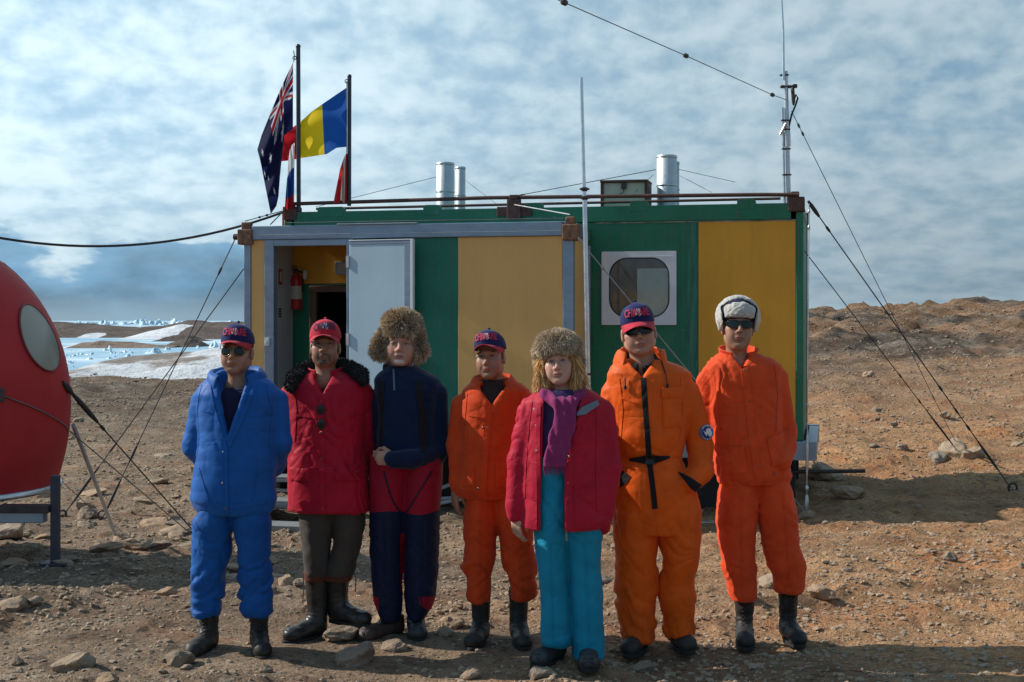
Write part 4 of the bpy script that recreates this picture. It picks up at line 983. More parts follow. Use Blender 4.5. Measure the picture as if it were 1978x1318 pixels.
def ribbon(mb, tree, pts, w, th=.005, step=.012, flat=True):
    """a strip laid on the front of a garment along x,z points"""
    P = []
    for (x0, z0), (x1, z1) in zip(pts[:-1], pts[1:]):
        n = max(1, int(math.hypot(x1 - x0, z1 - z0) / step))
        for i in range(n): P.append((x0 + (x1 - x0) * i / n, z0 + (z1 - z0) * i / n))
    P.append(pts[-1]); rows = []; last = None
    for i, (x, z) in enumerate(P):
        a, b = P[max(i - 1, 0)], P[min(i + 1, len(P) - 1)]; tx, tz = b[0] - a[0], b[1] - a[1]; l = math.hypot(tx, tz) or 1; nx, nz = -tz / l * w / 2, tx / l * w / 2
        q, r = onto(tree, x + nx, z + nz, th)[0], onto(tree, x - nx, z - nz, th)[0]
        if q is None or r is None:
            continue
        mid = onto(tree, x, z, th)[0]
        rows.append((q, mid or (q + r) / 2, r))
    if len(rows) < 2: return mb
    V, Fc = [], []; bk = Vector((0, th + .006, 0))
    for q, m, r in rows: V += [q + bk, q, m, r, r + bk]
    for i in range(len(rows) - 1):
        for j in range(4): Fc.append((i*5 + j, i*5 + j + 1, (i+1)*5 + j + 1, (i+1)*5 + j))
    Fc += [(0, 1, 2, 3, 4), tuple(len(V) - 5 + j for j in (4, 3, 2, 1, 0))]
    return mb.add(V, Fc, False)
def patch(mb, tree, inside, lo, hi, h=.004, th=.006, puff=0.0):
    """a flat piece of stuff laid on a garment: cells where inside(x, z) holds"""
    nx, nz = int((hi[0] - lo[0]) / h) + 1, int((hi[1] - lo[1]) / h) + 1; P = {}; V, Fc = [], []
    def vert(i, j):
        if (i, j) not in P:
            x, z = lo[0] + i * h, lo[1] + j * h; q = onto(tree, x, z, th)[0]
            if q is None: P[i, j] = None
            else:
                if puff:
                    e = min(x - lo[0], hi[0] - x, z - lo[1], hi[1] - z); q = q - Vector((0, puff * min(1, max(0, e) / .02) ** .5, 0))
                P[i, j] = len(V); V.append(q)
        return P[i, j]
    cells = set()
    for i in range(nx):
        for j in range(nz):
            if inside(lo[0] + (i + .5) * h, lo[1] + (j + .5) * h):
                c = [vert(i, j), vert(i + 1, j), vert(i + 1, j + 1), vert(i, j + 1)]
                if None not in c: Fc.append(tuple(c)); cells.add((i, j))
    # rim
    n0 = len(V); back = {}
    def bv(a):
        if a not in back: back[a] = len(V); V.append(V[a] + Vector((0, th + .004, 0)))
        return back[a]
    for (i, j) in cells:
        for di, dj, a, b in ((0, -1, (0, 0), (1, 0)), (1, 0, (1, 0), (1, 1)), (0, 1, (1, 1), (0, 1)), (-1, 0, (0, 1), (0, 0))):
            if (i + di, j + dj) not in cells:
                p, q = P[i + a[0], j + a[1]], P[i + b[0], j + b[1]]; Fc.append((p, bv(p), bv(q), q))
    return mb.add(V, Fc, False)
def polyin(poly):
    def f(x, z):
        c = False; n = len(poly)
        for i in range(n):
            x0, z0 = poly[i]; x1, z1 = poly[i - 1]
            if (z0 > z) != (z1 > z) and x < (x1 - x0) * (z - z0) / (z1 - z0) + x0: c = not c
        return c
    return f
def studs(mb, tree, pts, r=.007):
    for x, z in pts:
        q, n = onto(tree, x, z, 0)
        if q is None: continue
        mb.tube([q + n * -.002, q + n * .004, q + n * .006], [r, r, r * .6], 10)
    return mb
# Antarctica-like white map shape used on the caps and the sleeve badge (unit square, z up)
MAP = [((x - 610) / 400, (670 - y) / 400) for x, y in ((420,600),(480,612),(515,640),(532,668),(556,640),(566,570),(600,538),(660,528),(735,545),(762,590),(765,625),(797,650),(800,690),(785,760),(745,800),(680,812),(655,790),(640,735),(620,715),(590,772),(560,780),(530,740),(500,700),(480,640))]
# ================================================================ people
SKIN_M = {}
def skin_mat():
    m, nt, b = new_mat('skin'); c = attr(nt, 'tone')
    n = tex(nt, 60, 4, .6); nt.links.new(mixc(nt, 1.0, c, ramp(nt, n, [(.3, (.88, .86, .85)), (.7, (1.08, 1.06, 1.05))]), 'MULTIPLY'), b.inputs['Base Color'])
    b.inputs['Roughness'].default_value = .5; b.inputs['Specular IOR Level'].default_value = .35; b.inputs['Subsurface Weight'].default_value = .08; b.inputs['Subsurface Radius'].default_value = (.02, .008, .004); b.inputs['Subsurface Scale'].default_value = .3
    bump(nt, b, tex(nt, 260, 3, .6), .15, .002); return m
SKIN = skin_mat()
EYEW = plain('eye_white', (.26, .225, .20), .25, 0, .03, 40); IRIS = plain('iris', (.030, .018, .012), .15, 0, .2, 200); IRISB = plain('iris_blue', (.10, .14, .18), .15, 0, .2, 200)
BROWH = plain('brow_hair', (.014, .011, .010), .8); BROWF = plain('brow_fair', (.09, .052, .034), .8)
HAIRB = plain('black_hair', (.010, .009, .009), .45, 0, .3, 90, .6, 200, .004, (1, 1, .1))
LEATH = plain('black_leather', (.012, .013, .015), .52, 0, .4, 16, .4, 90, .003, c2=(.055, .048, .040), spec=.3); SOLE = plain('boot_sole', (.018, .018, .018), .8, 0, .3, 20, .3, 60)
GUMB = plain('gumboot_rubber', (.014, .016, .017), .36, 0, .35, 12, .2, 30, c2=(.045, .042, .037)); BRLEA = plain('brown_leather', (.055, .032, .026), .6, 0, .4, 25, .3, 90); GRYB = plain('grey_shoe', (.035, .040, .042), .5, 0, .35, 25, .3, 90)
LACE = plain('lace', (.02, .02, .02), .7); LENS = plain('dark_lens', (.006, .012, .011), .10, 0, .1, spec=.35); SHADEF = plain('shades_frame', (.012, .012, .013), .25); GOLD = plain('wire_frame', (.35, .27, .12), .25, 1.0)
STUD = plain('snap_stud', (.20, .17, .14), .3, .8); BLACKC = cloth('black_cloth', (.010, .010, .012)); 
NAVYC = cloth('navy_cap_cloth', (.010, .016, .085), weave=600, cs=.15); REDC = cloth('red_cap_cloth', (.42, .020, .040), weave=600, cs=.15); WHTHR = plain('white_thread', (.66, .66, .70), .8); REDTHR = plain('red_thread', (.50, .03, .07), .8); NAVTHR = plain('navy_thread', (.02, .03, .08), .8)
def head_sdf(p):
    """upright head looking to -y, eyes at z = 0"""
    w, j = p.get('w', 1.0), p.get('jaw', 1.0)
    def f(X, Y, Z):
        x = np.abs(X) / w
        d = ell(x, Y, Z, (0, .020, .036), (.074, .093, .086))
        d = smin(d, ell(x, Y, Z, (0, -.018, -.038), (.060, .068, .076)), .03)
        d = smin(d, cone(x, Y, Z, (.050 * j, .012, -.062), (.016 * j, -.060, -.100), .020, .018), .032)
        d = smin(d, ell(x, Y, Z, (0, -.070, -.102), (.022, .018, .015)), .025)
        d = smin(d, ell(x, Y, Z, (.044, -.050, -.026), (.024, .024, .020)), .03)
        d = smin(d, ell(x, Y, Z, (.036, -.060, -.062), (.022, .022, .026)), .03)
        d = smin(d, cone(x, Y, Z, (.006, -.080, .021), (.046, -.064, .020), .011, .008), .016)
        d = smax(d, -ell(x, Y, Z, (.031, -.098, -.002), (.019, .020, .012)), .016)
        d = smin(d, ell(x, Y, Z, (.031, -.067, -.001), (.0155, .0135, .0125)), .006)
        d = smin(d, cone(x, Y, Z, (0, -.080, .010), (0, -.103, -.033), .0075, .0115), .011)
        d = smin(d, ell(x, Y, Z, (.0125, -.091, -.039), (.0095, .011, .0085)), .007)
        d = smax(d, -ell(x, Y, Z, (.0075, -.098, -.0475), (.0038, .006, .0035)), .003)
        d = smin(d, ell(x, Y, Z, (0, -.083, -.058), (.018, .010, .012)), .012)
        d = smin(d, ell(x, Y, Z, (0, -.0885, -.0660), (.023, .0085, .0050)), .006)
        d = smin(d, ell(x, Y, Z, (0, -.0865, -.0755), (.020, .0095, .0058)), .006)
        d = smax(d, -ell(x, Y, Z, (0, -.098, -.0703), (.024, .008, .0016)), .003)
        d = smax(d, -ell(x, Y, Z, (0, -.092, -.0865), (.020, .008, .0045)), .008)
        if p.get('old'): d = smax(d, -cone(x, Y, Z, (.020, -.100, -.036), (.036, -.088, -.074), .0035, .003), .008)
        e = ell(x, Y, Z, (.0775, .014, -.014), (.0085, .019, .033)); e = smax(e, -ell(x, Y, Z, (.0865, .008, -.012), (.007, .011, .022)), .006)
        d = smin(d, e, .008)
        d = smin(d, cone(x, Y, Z, (0, .028, -.060), (0, .046, -.17), .052, .058), .03)
        d = smin(d, cone(x, Y, Z, (.01, .05, -.20), (.075, .06, -.26), .05, .045), .05)
        return d
    return f
def head_tone(V, p):
    base = np.array(p.get('skin', (.34, .19, .125))); x, y, z = np.abs(V[:, 0]), V[:, 1], V[:, 2]
    C = np.tile(base, (len(V), 1)); front = y < -.03
    def mix(m, c):
        C[:] = C * (1 - m[:, None]) + np.array(c) * m[:, None]
    g = lambda cx, cz, rx, rz: np.exp(-((x - cx) / rx) ** 2 - ((z - cz) / rz) ** 2) * front
    mix(g(.040, -.040, .022, .020) * .45, base * np.array([1.22, .82, .80]))
    mix(g(0, -.036, .014, .014) * .4, base * np.array([1.2, .85, .82]))
    lip = np.clip(1.2 - ((V[:, 0] / .024) ** 2 + ((z + .0706) / .0105) ** 2), 0, 1) * (y < -.07)
    mix(np.clip(lip * 2.2, 0, 1) * .85, p.get('lips', base * np.array([.95, .58, .55])))
    slit = np.exp(-((z + .0704) / .0018) ** 2) * (x < .023) * (y < -.07); mix(slit * .75, base * .22)
    n = fbm(V[:, 0] * 90, V[:, 1] * 90, V[:, 2] * 90, 2, 3) * .25
    st = p.get('stubble', .25); jaw = sstep(-.045, -.062, z) * front * (1 - .8 * np.clip(lip * 2, 0, 1)) * sstep(-.13, -.115, z); mix(np.clip(jaw * (st + n * st), 0, 1), base * np.array([.45, .48, .52]))
    if p.get('beard'):
        bc, ba = p['beard']; mo = np.exp(-((z + .058 + .35 * np.maximum(x - .012, 0)) / .0062) ** 4) * (x < .034) * (y < -.06)
        go = np.exp(-((z + .101) / .013) ** 4 - (x / .026) ** 4) * front
        if p.get('sides'): go = np.maximum(go, np.exp(-((x - .031) / .006) ** 2) * (z < -.062) * (z > -.10) * front)
        mix(np.clip(np.maximum(mo * p.get('mo', 1), go) * (ba + n), 0, 1), bc)
    mix(g(.031, .000, .018, .012) * .45, base * .55); mix(g(.0, -.049, .016, .006) * .35, base * .5); mix(np.exp(-((x - .030) / .004) ** 2 - ((z + .052) / .014) ** 2) * front * .30, base * .55); mix(g(.0, -.086, .016, .005) * .25, base * .6)  # shade painted into eye sockets, smile folds, under the nose and lower lip
    return C
def place_head(P, e):
    """matrix from head space into the person's space"""
    s = e.get('s', 1.0)
    return Matrix.Translation(e['at']) @ Euler((R(e.get('pitch', 0)), R(e.get('roll', 0)), R(e.get('yaw', 0))), 'YXZ').to_matrix().to_4x4() @ Matrix.Diagonal((s, s, s * e.get('tall', 1.0), 1))
def tf(M, V): 
    A = np.array(M); V = np.asarray(V, float); return V @ A[:3, :3].T + A[:3, 3]
def eyes(p):
    mb = MB(); sq = p.get('squint', .8)
    for s in (-1, 1):
        cx = s * .031 * p.get('w', 1)
        mb.m = 1; mb.ball((cx, -.0765, -.0015), (.0135, .0055, .0046 * sq), 14, 8)
        mb.m = 2; mb.ball((cx - s * .001 + p.get('gaze', 0), -.0800, -.0015), (.0060, .0028, .0046 * sq), 12, 6)
        # lids
        mb.m = 3; mb.tube([(cx - .0145, -.0755, -.0025), (cx - .007, -.0815, .0030 * sq), (cx, -.0828, .0045 * sq), (cx + .007, -.0815, .0030 * sq), (cx + .0145, -.0755, -.0025)], [.0010, .0018, .0020, .0018, .0010], 6)
        mb.m = 4
        bz = .0205 + p.get('browup', 0)
        mb.tube([(cx - s * .017, -.0800, bz - .001), (cx - s * .006, -.0815, bz + .0015), (cx + s * .008, -.0780, bz + .002), (cx + s * .019, -.0690, bz - .003)], [.0016, .0026, .0024, .0010], 6)
    return mb
# ---- hands
def hand_sdf(curl, spread=.0, thumb=(.5, .3), fist=False):
    """right-angled space: wrist at origin, fingers along -z, palm towards +y, thumb on the -x side"""
    bones = []
    L = [(.040, .026, .020), (.044, .029, .021), (.041, .027, .021), (.032, .021, .018)]
    for i in range(4):
        bx = -.029 + .0195 * i; p = Vector((bx, 0, -.088 + .004 * abs(i - 1))); a = 0; pts = [(p, .0098)]
        for k, l in enumerate(L[i]):
            a += R(curl * ((.7, 1.15, .8)[k] + .10 * i)); d = Vector((spread * (i - 1.5) * .1, math.sin(a), -math.cos(a))); p = p + d * l; pts.append((p, .0090 - .0009 * k))
        bones.append(pts)
    t0 = Vector((-.030, .004, -.030)); d1 = Vector((-.55, .35 + thumb[0], -.8)).normalized(); t1 = t0 + d1 * .040; d2 = Vector((-.1 + thumb[1], .45 + thumb[0], -.8)).normalized(); t2 = t1 + d2 * .032; t3 = t2 + (d2 + Vector((.25, .1, 0))).normalized() * .024
    bones.append([(t0, .0145), (t1, .0115), (t2, .0100), (t3, .0078)])
    def f(X, Y, Z):
        d = smin(ell(X, Y, Z, (0, .001, -.052), (.041, .0165, .052)), cone(X, Y, Z, (0, 0, .05), (0, 0, -.005), .026, .024), .02)
        for pts in bones: d = smin(d, chain(X, Y, Z, pts, .004), .0055)
        return d
    return f
def make_hand(M, mirror, skin, **kw):
    V, Fc = nets(hand_sdf(**kw), (-.085, -.05, -.20), (.06, .11, .07), .0036)
    V = relax(V, Fc, 1, .4); C = np.tile(np.array(skin), (len(V), 1)) * (1 + .10 * fbm(V[:, 0] * 60, V[:, 1] * 60, V[:, 2] * 60, 2, 5))[:, None]
    if mirror: V[:, 0] *= -1; Fc = Fc[:, ::-1]
    return tf(M, V), Fc, C
# ---- headgear
def cap_pt(th, t, off=0.0):
    """point on a cap's crown in head space; th = 0 in front, t = 0 rim .. 1 top"""
    a, b, h = .0865, .108, .098
    fr = max(0, math.cos(th)); r = (1 - t ** (2.4 + .9 * fr)) ** (1 / 2.1) if t < 1 else 0
    z = .040 + .010 * fr + h * t + .012 * fr * math.sin(math.pi * min(1, t * 1.05)) 
    x = math.sin(th) * (a * r + off); y = .014 - math.cos(th) * (b * r + off) 
    return Vector((x, y, z + off * t))
def make_cap(parent, M, crown_m, brim_m, letter_m, letters_on_map, brimdrop=.001, tilt=0):
    cap = empty('cap'); cap.parent = parent
    n, k = 48, 16; V, Fc = [], []
    for i in range(k + 1):
        for j in range(n):
            th = 2 * math.pi * j / n; p = cap_pt(th, i / k * .995); s = 1 - .010 * (abs(math.sin(3 * th + .01)) < .12) * (i > 1); V.append(Vector((p.x * s, (p.y - .014) * s + .014, p.z)))
    for i in range(k):
        for j in range(n): Fc.append((i*n+j, i*n+(j+1)%n, (i+1)*n+(j+1)%n, (i+1)*n+j))
    Fc.append(tuple(k*n + j for j in range(n)))
    top = cap_pt(0, .995); mb = MB().add([M @ v for v in V], Fc, True); mb.ball(M @ Vector((0, .014, top.z + .003)), .008); mb.build('crown', crown_m, cap)
    V, Fc = [], []; nb, kb = 30, 9
    for lay in (0, 1):
        for i in range(nb + 1):
            th = R(-74 + 148 * i / nb); p0 = cap_pt(th, .0); c = max(0, math.cos(th * 1.12)); L = .076 * c ** .62
            for j in range(kb + 1):
                t = j / kb; y = p0.y - L * t * (.9 + .1 * c); x = p0.x * (1 - .06 * t); z = p0.z + .003 - .006 * t * t - brimdrop * t - .55 * (x ** 2) / .09 * (.3 + .7 * t) * .9 + .003 * (1 - lay)
                V.append(M @ Vector((x, y, z)))
    o = (nb + 1) * (kb + 1); q = kb + 1
    for i in range(nb):
        for j in range(kb):
            a = i*q + j; Fc += [(a, a + 1, a + q + 1, a + q), (o + a, o + a + q, o + a + q + 1, o + a + 1)]
        a = i*q + kb; Fc.append((a, o + a, o + a + q, a + q))
    MB().add(V, Fc, True).build('brim', brim_m, cap)
    def wrap(x, z, off): # lettering plane -> crown; x, z in metres
        th = x / .095; t = (z + .036) / .098; return M @ cap_pt(th, max(0.02, min(.98, t)), off)
    tri = geometry.tessellate_polygon([[Vector((x, z, 0)) for x, z in MAP]])
    MB().add([wrap(x * .050 + .002, z * .050 + .006, .0018) for x, z in MAP], [tuple(t)[::-1] for t in tri], True).build('emblem', WHTHR, cap)
    LV, LF = text_mesh('CHINARE', .036)
    mb = MB(); mb.add([wrap(v[0] * .95, v[2] * 1.3 + .004, .0050) for v in LV], LF, True)
    mb.build('lettering', letter_m, cap)
    return cap
def shades(parent, M, kind):
    o = empty('sunglasses'); o.parent = parent; out = []
    for s in (-1, 1):
        c = Vector((s * .034, -.1005, -.004)); pts = []
        for i in range(28):
            t = 2 * math.pi * i / 28; cx, sz = math.cos(t), math.sin(t)
            if kind == 'aviator': x, z = .0275 * cx * (1 - .12 * sz) , .0225 * sz - (.004 if sz < 0 else 0) * abs(sz) - s * cx * .002
            else: x, z = .030 * math.copysign(abs(cx) ** .6, cx), .0165 * math.copysign(abs(sz) ** .65, sz) + s * cx * .002
            pts.append((c.x + x, c.y + .35 * ((c.x + x) ** 2) / .06 + .0 , c.z + z))
        out.append(pts)
        V = [M @ Vector((c.x, c.y - .003 + .35 * c.x ** 2 / .06, c.z))] + [M @ Vector((x, y, z)) for x, y, z in pts]; nn = len(pts)
        Fc = [(0, 1 + i, 1 + (i + 1) % nn) for i in range(nn)]
        MB().add(V, Fc, True).build('lens', LENS, o)
    mb = MB(); r = .0013 if kind == 'aviator' else .0024
    for pts in out: mb.tube([M @ Vector(p) for p in pts + pts[:1]], r, 6, False)
    mb.tube([M @ Vector(p) for p in ((-.009, -.099, .006), (0, -.1035, .009), (.009, -.099, .006))], r * 1.1, 6)
    for s in (-1, 1): mb.tube([M @ Vector(p) for p in ((s * .062, -.078, .004), (s * .072, -.062, .006), (s * .079, .0, .006), (s * .080, .02, -.004))], r * 1.2, 6)
    mb.build('frame', GOLD if kind == 'aviator' else SHADEF, o); return o
def fur_blades(V, N, Fc, count, length, seed, lean=(0, 0, -.4), colours=((.2, .14, .09),), spread=.5, width=.0022, zone=None):
    """tufts: thin tapering blades growing from a surface; returns verts, faces, colours"""
    rs = np.random.default_rng(seed); A = np.linalg.norm(np.cross(V[Fc[:, 2]] - V[Fc[:, 0]], V[Fc[:, 3]] - V[Fc[:, 1]]), axis=1)
    if zone is not None: A = A * zone(V[Fc].mean(1))
    f = rs.choice(len(Fc), count, p=A / A.sum()); w = rs.dirichlet(np.ones(4), count)
    P = (V[Fc[f]] * w[:, :, None]).sum(1); Nn = (N[Fc[f]] * w[:, :, None]).sum(1)
    cl = np.stack([fbm(P[:, 0] * 30 + k * 7, P[:, 1] * 30, P[:, 2] * 30, 2, 31 + k) for k in range(3)], -1)
    d = Nn + np.array(lean) + spread * (cl * .8 + rs.normal(size=(count, 3)) * .35); d /= np.linalg.norm(d, axis=1, keepdims=True)
    L = length * rs.uniform(.55, 1.2, count) * (1 + .35 * cl[:, 0]); side = np.cross(d, rs.normal(size=(count, 3))); side /= np.linalg.norm(side, axis=1, keepdims=True) + 1e-9
    dn = np.array([0, 0, -1.0]); m = P + d * (L * .55)[:, None]; t = m + (d + dn * .25) * (L * .45)[:, None]; W_ = width * rs.uniform(.7, 1.3, count)[:, None]
    VV = np.stack([P - side * W_, P + side * W_, m - side * W_ * .7, m + side * W_ * .7, t], 1).reshape(-1, 3); b = np.arange(count)[:, None] * 5
    F4 = np.concatenate([b + np.array([[0, 1, 3, 2]])]); F3 = b + np.array([[2, 3, 4]])
    cs = np.array(colours); k = rs.integers(len(cs), size=count); col = cs[k] * rs.uniform(.75, 1.25, (count, 1)); C = np.repeat(col[:, None], 5, 1)
    C[:, 0:2] *= .75; C[:, 4] *= 1.15
    return VV, [tuple(x) for x in F4] + [tuple(x) for x in F3], C.reshape(-1, 3)
def fur_material():
    m, nt, b = new_mat('fur'); nt.links.new(attr(nt, 'dye'), b.inputs['Base Color']); b.inputs['Roughness'].default_value = .7; b.inputs['Specular IOR Level'].default_value = .2
    b.inputs['Sheen Weight'].default_value = .2; return m
FUR = fur_material()
def fur_piece(name, parent, f, lo, hi, h, M, count, length, seed, colours, base, lean, spread=.5, width=.0022, zone=None, name2='fur'):
    V, Fc = nets(f, lo, hi, h); V = relax(V, Fc, 2); V = tf(M, V); N = vnormals(V, Fc)
    B, BF, C = fur_blades(V, N, Fc, count, length, seed, lean, colours, spread, width, zone)
    allV = np.concatenate([V, B]); C0 = np.tile(np.array(base), (len(V), 1)) * (1 + .3 * fbm(V[:, 0] * 40, V[:, 1] * 40, V[:, 2] * 40, 2, 3))[:, None]
    F_ = [tuple(int(i) for i in q) for q in Fc] + [tuple(int(i) + len(V) for i in q) for q in BF]
    return mk(name, allV, F_, FUR, parent, attrs={'dye': ('FLOAT_COLOR', np.concatenate([C0, C]))})

# ---- footwear
def boot_sdf(hs, rs, fl=.27, fw=.047, welly=False, lean=0.0):
    """toe towards -y, ankle over the origin; hs = shaft height, rs = shaft radius at the top"""
    def f(X, Y, Z):
        d = cone(X, Y, Z, (lean, .018, hs), (0, .022, .11), rs, .046 if not welly else .052)
        d = smax(d, Z - hs, .006)
        q = cone(X, Y, Z, (0, .030, .055), (0, -.030, .066), .047, .046)
        q = smin(q, cone(X, Y, Z, (0, -.03, .062), (0, -fl + .125, .042), .045, fw), .02)
        q = smin(q, ell(X, Y, Z, (0, -fl + .115, .044), (fw, .052, .042)), .02)
        d = smin(d, q, .035)
        return smax(d, .016 - Z, .008)
    return f
def make_boot(parent, at, phi, hs, rs, mat, fl=.27, fw=.047, laces=True, welly=False, lean=0.0, label=None, amp=.003):
    M = Matrix.Translation(at) @ Matrix.Rotation(phi, 4, 'Z'); bt = empty('boot'); bt.parent = parent
    if label: bt['label'] = label
    V, Fc = nets(boot_sdf(hs, rs, fl, fw, welly, lean), (-.11, -.24, 0), (.11, .14, hs + .02), .0068)
    V = relax(V, Fc, 1); N = vnormals(V, Fc); an = np.exp(-((V[:, 2] - .12) / .05) ** 2)
    V = V + N * (amp * (ridge(V[:, 0] * 9, V[:, 1] * 9, V[:, 2] * 34 + 6 * V[:, 1], 2, int(abs(at[0]) * 1000) % 97) - .3) * (.35 + 1.0 * an))[:, None]
    tr = bvh(V, Fc); mk('upper', tf(M, V), Fc, mat, bt)
    out = []
    for i in range(40):
        t = 2 * math.pi * i / 40; s, c = math.sin(t), math.cos(t)
        y = -.085 - (fl - .135 + .02) * c if c > 0 else -.085 - .165 * c; ww = fw + .006 - .010 * math.exp(-((y - -.0) / .05) ** 2); out.append((s * ww * (1 - .12 * max(0, -c)), y * .93 + .004))
    mb = MB(); n = len(out)
    for z0, z1, k0, k1 in ((0, .022, 1.0, 1.0),):
        V2 = [(x, y, z0) for x, y in out] + [(x, y, z1) for x, y in out]; mb.add([M @ Vector(v) for v in V2], [tuple(range(n))[::-1], tuple(range(n, 2*n))] + [(i, (i+1)%n, n + (i+1)%n, n + i) for i in range(n)])
    mb.build('sole', SOLE, bt, .004)
    if laces:
        mb = MB(); zs = np.arange(.105, hs - .03, .022)
        def L(x, z):
            h = tr.ray_cast(Vector((x, -.4, z)), Vector((0, 1, 0))); return M @ (h[0] + Vector((0, -.003, 0))) if h[0] else None
        for i, z in enumerate(zs):
            for s in (-1, 1):
                pts = [L(s * .017, z), L(0, z + .010), L(-s * .017, z + .020)]
                if None not in pts: mb.tube(pts, .0022, 5)
        for s in (-1, 1):
            pts = [L(s * .004, hs - .05), L(s * .022, hs - .045), L(s * .026, hs - .075), L(s * .01, hs - .06)]
            if None not in pts: mb.tube(pts, .0022, 5)
        if mb.V: mb.build('lace', LACE, bt)
    FEET.append((parent.location.x + at[0], parent.location.y + at[1])); FEET.append((parent.location.x + at[0] + math.sin(phi) * .12, parent.location.y + at[1] - math.cos(phi) * .12))
    return bt
# ---- a person
class Person:
    def __init__(s, D, pxc, label):
        s.D, s.pxc = D, pxc; x = (pxc - 989) / F * D
        s.o = empty('person', (x, D, 0), 0, label, 'person', 'people posing in a row'); s.k = D / F; s.bx = x
    def x(s, px): return (px - s.pxc) * s.k
    def z(s, py): return CZ - (py - 618) * s.k
    def rows(s, R_, dcy=0.0):
        return [(s.z(r[0]), s.x((r[1] + r[2]) / 2), r[4] if len(r) > 4 else dcy, (r[2] - r[1]) / 2 * s.k, r[3]) for r in R_]
    def limb(s, pts): return [((s.x(p[0]), p[2], s.z(p[1])), p[3]) for p in pts]
    def garment(s, name, mat, parts, arms=(), k=.03, shr=1.0, h=.009, n=2.08, cut=None, disp=None, label=None, attrs=None, kl=.01, pad=.03, sm=1, armk=.014, cap=.012, seams=()):
        """parts = lofts given as rows in photo pixels, arms = chains"""
        P = [s.rows(p) for p in parts]; A = [s.limb(a) for a in arms]
        if shr != 1: P[0] = [r if i < 3 or i > len(P[0]) - 4 else (r[0], r[1], r[2], r[3] * shr, r[4]) for i, r in enumerate(P[0])]
        if arms: s.arms = A
        pts = [(r[1] + q * r[3], r[2] + w * r[4], r[0]) for p in P for r in p for q in (-1, 1) for w in (-1, 1)] + [(c[0] + q * r, c[1] + q * r, c[2] + q * r) for a in A for c, r in a for q in (-1, 1)]
        lo = [min(p[i] for p in pts) - pad for i in range(3)]; hi = [max(p[i] for p in pts) + pad for i in range(3)]
        def f(X, Y, Z):
            d = None
            for p in P:
                e = loft(X, Y, Z, p, n, cap); d = e if d is None else smin(d, e, kl)
            for a in A:
                e = chain(X, Y, Z, a, .02); d = e if d is None else smin(d, e, armk)
            if cut: d = cut(d, X, Y, Z)
            return d
        V, Fc = nets(f, lo, hi, h); V = relax(V, Fc, sm)
        if disp is not None:
            N = vnormals(V, Fc); V = V + N * np.asarray(disp(V, N))[:, None]
        at = {k_: ('FLOAT', fn(V)) for k_, fn in (attrs or {}).items()}
        o = mk(name, V, Fc, mat, s.o, attrs=at); 
        if label: o['label'] = label
        s.tree = bvh(V, Fc)
        if seams:
            for pts, w in seams: 
                mb = MB(); ribbon(mb, s.tree, s.px2(pts), w, .0035, .010)
                if mb.V: mb.build('seam', mat, s.o)
        return o
    def head(s, e, p, hands=()):
        """body mesh: head, neck, shoulders and any bare hands"""
        e['at'] = Vector((s.x(e['px']), e.get('dy', 0.0), s.z(e['py']))); M = s.M = place_head(s, e); s.p = p
        hf = head_sdf(p); Mi = np.array(M.inverted()); sc = e.get('s', 1.0); g = s.limbs_under(hands) if hands else None
        if not hands: V, Fc = nets(hf, (-.15, -.128, -.30), (.15, .135, .138), .0042); V = relax(V, Fc, 1, .35); L = V; V = tf(M, V)
        else:
            def full(X, Y, Z):
                q = [Mi[i, 0] * X + Mi[i, 1] * Y + Mi[i, 2] * Z + Mi[i, 3] for i in range(3)]; return smin(hf(*q) * sc, g(X, Y, Z), .02)
            lo = [min(e['at'][0] - .2, min(h['M'].translation.x for h in hands) - .16), -.42, min(h['M'].translation.z for h in hands) - .22]
            hi = [max(e['at'][0] + .2, max(h['M'].translation.x for h in hands) + .16, s.x(s.reach) if hasattr(s, 'reach') else -9), .26, e['at'][2] + .16]
            V, Fc = nets(full, lo, hi, .0042); V = relax(V, Fc, 1, .35); L = tf(M.inverted(), V)
        C = head_tone(L, p); far = sstep(-.13, -.16, L[:, 2])[:, None]; C = C * (1 - far) + np.array(p.get('skin', (.34, .19, .125))) * far * (1 + .10 * fbm(V[:, 0] * 60, V[:, 1] * 60, V[:, 2] * 60, 2, 5))[:, None]
        faces = [tuple(int(i) for i in q) for q in Fc]; m = [0] * len(faces); o = len(V)
        mb = eyes(p); EV = tf(M, np.array(mb.V))
        if not p.get('noeyes'):
            faces += [tuple(i + o for i in f) for f in mb.F]; m += mb.M; V = np.concatenate([V, EV]); C = np.concatenate([C, np.tile(np.array([.1, .06, .05]), (len(EV), 1))])
        return mk('body', V, faces, [SKIN, EYEW, p.get('iris', IRIS), BROWH if p.get('iris', IRIS) is IRIS else BROWF, p.get('brow', BROWH)], s.o, attrs={'tone': ('FLOAT_COLOR', C)}, midx=m)
    def limbs_under(s, hands):
        """chest, arms and hands under the clothes"""
        T = []
        for hk in hands:
            f = hand_sdf(**hk['kw']); A = np.array(hk['M'].inverted()); k = hk['M'].to_scale()[0]; T.append((f, A, k, -1 if hk.get('mirror') else 1))
        arms = [[(c, min(r * .55, .034)) for c, r in a] for a in (s.limb(h['arm']) for h in hands)]
        neck = s.M @ Vector((0, .05, -.22)); ch = Vector((neck.x, .03, neck.z - .12))
        def g(X, Y, Z):
            d = cone(X, Y, Z, neck, ch, .05, .08)
            for a in arms: d = smin(d, cone(X, Y, Z, ch, a[0][0], .06, .035), .03)
            for a in arms: d = smin(d, chain(X, Y, Z, a, .02), .02)
            for f, A, k, mir in T:
                q = [A[i, 0] * X + A[i, 1] * Y + A[i, 2] * Z + A[i, 3] for i in range(3)]; d = smin(d, f(q[0] * mir, q[1], q[2]) * k, .008)
            return d
        return g
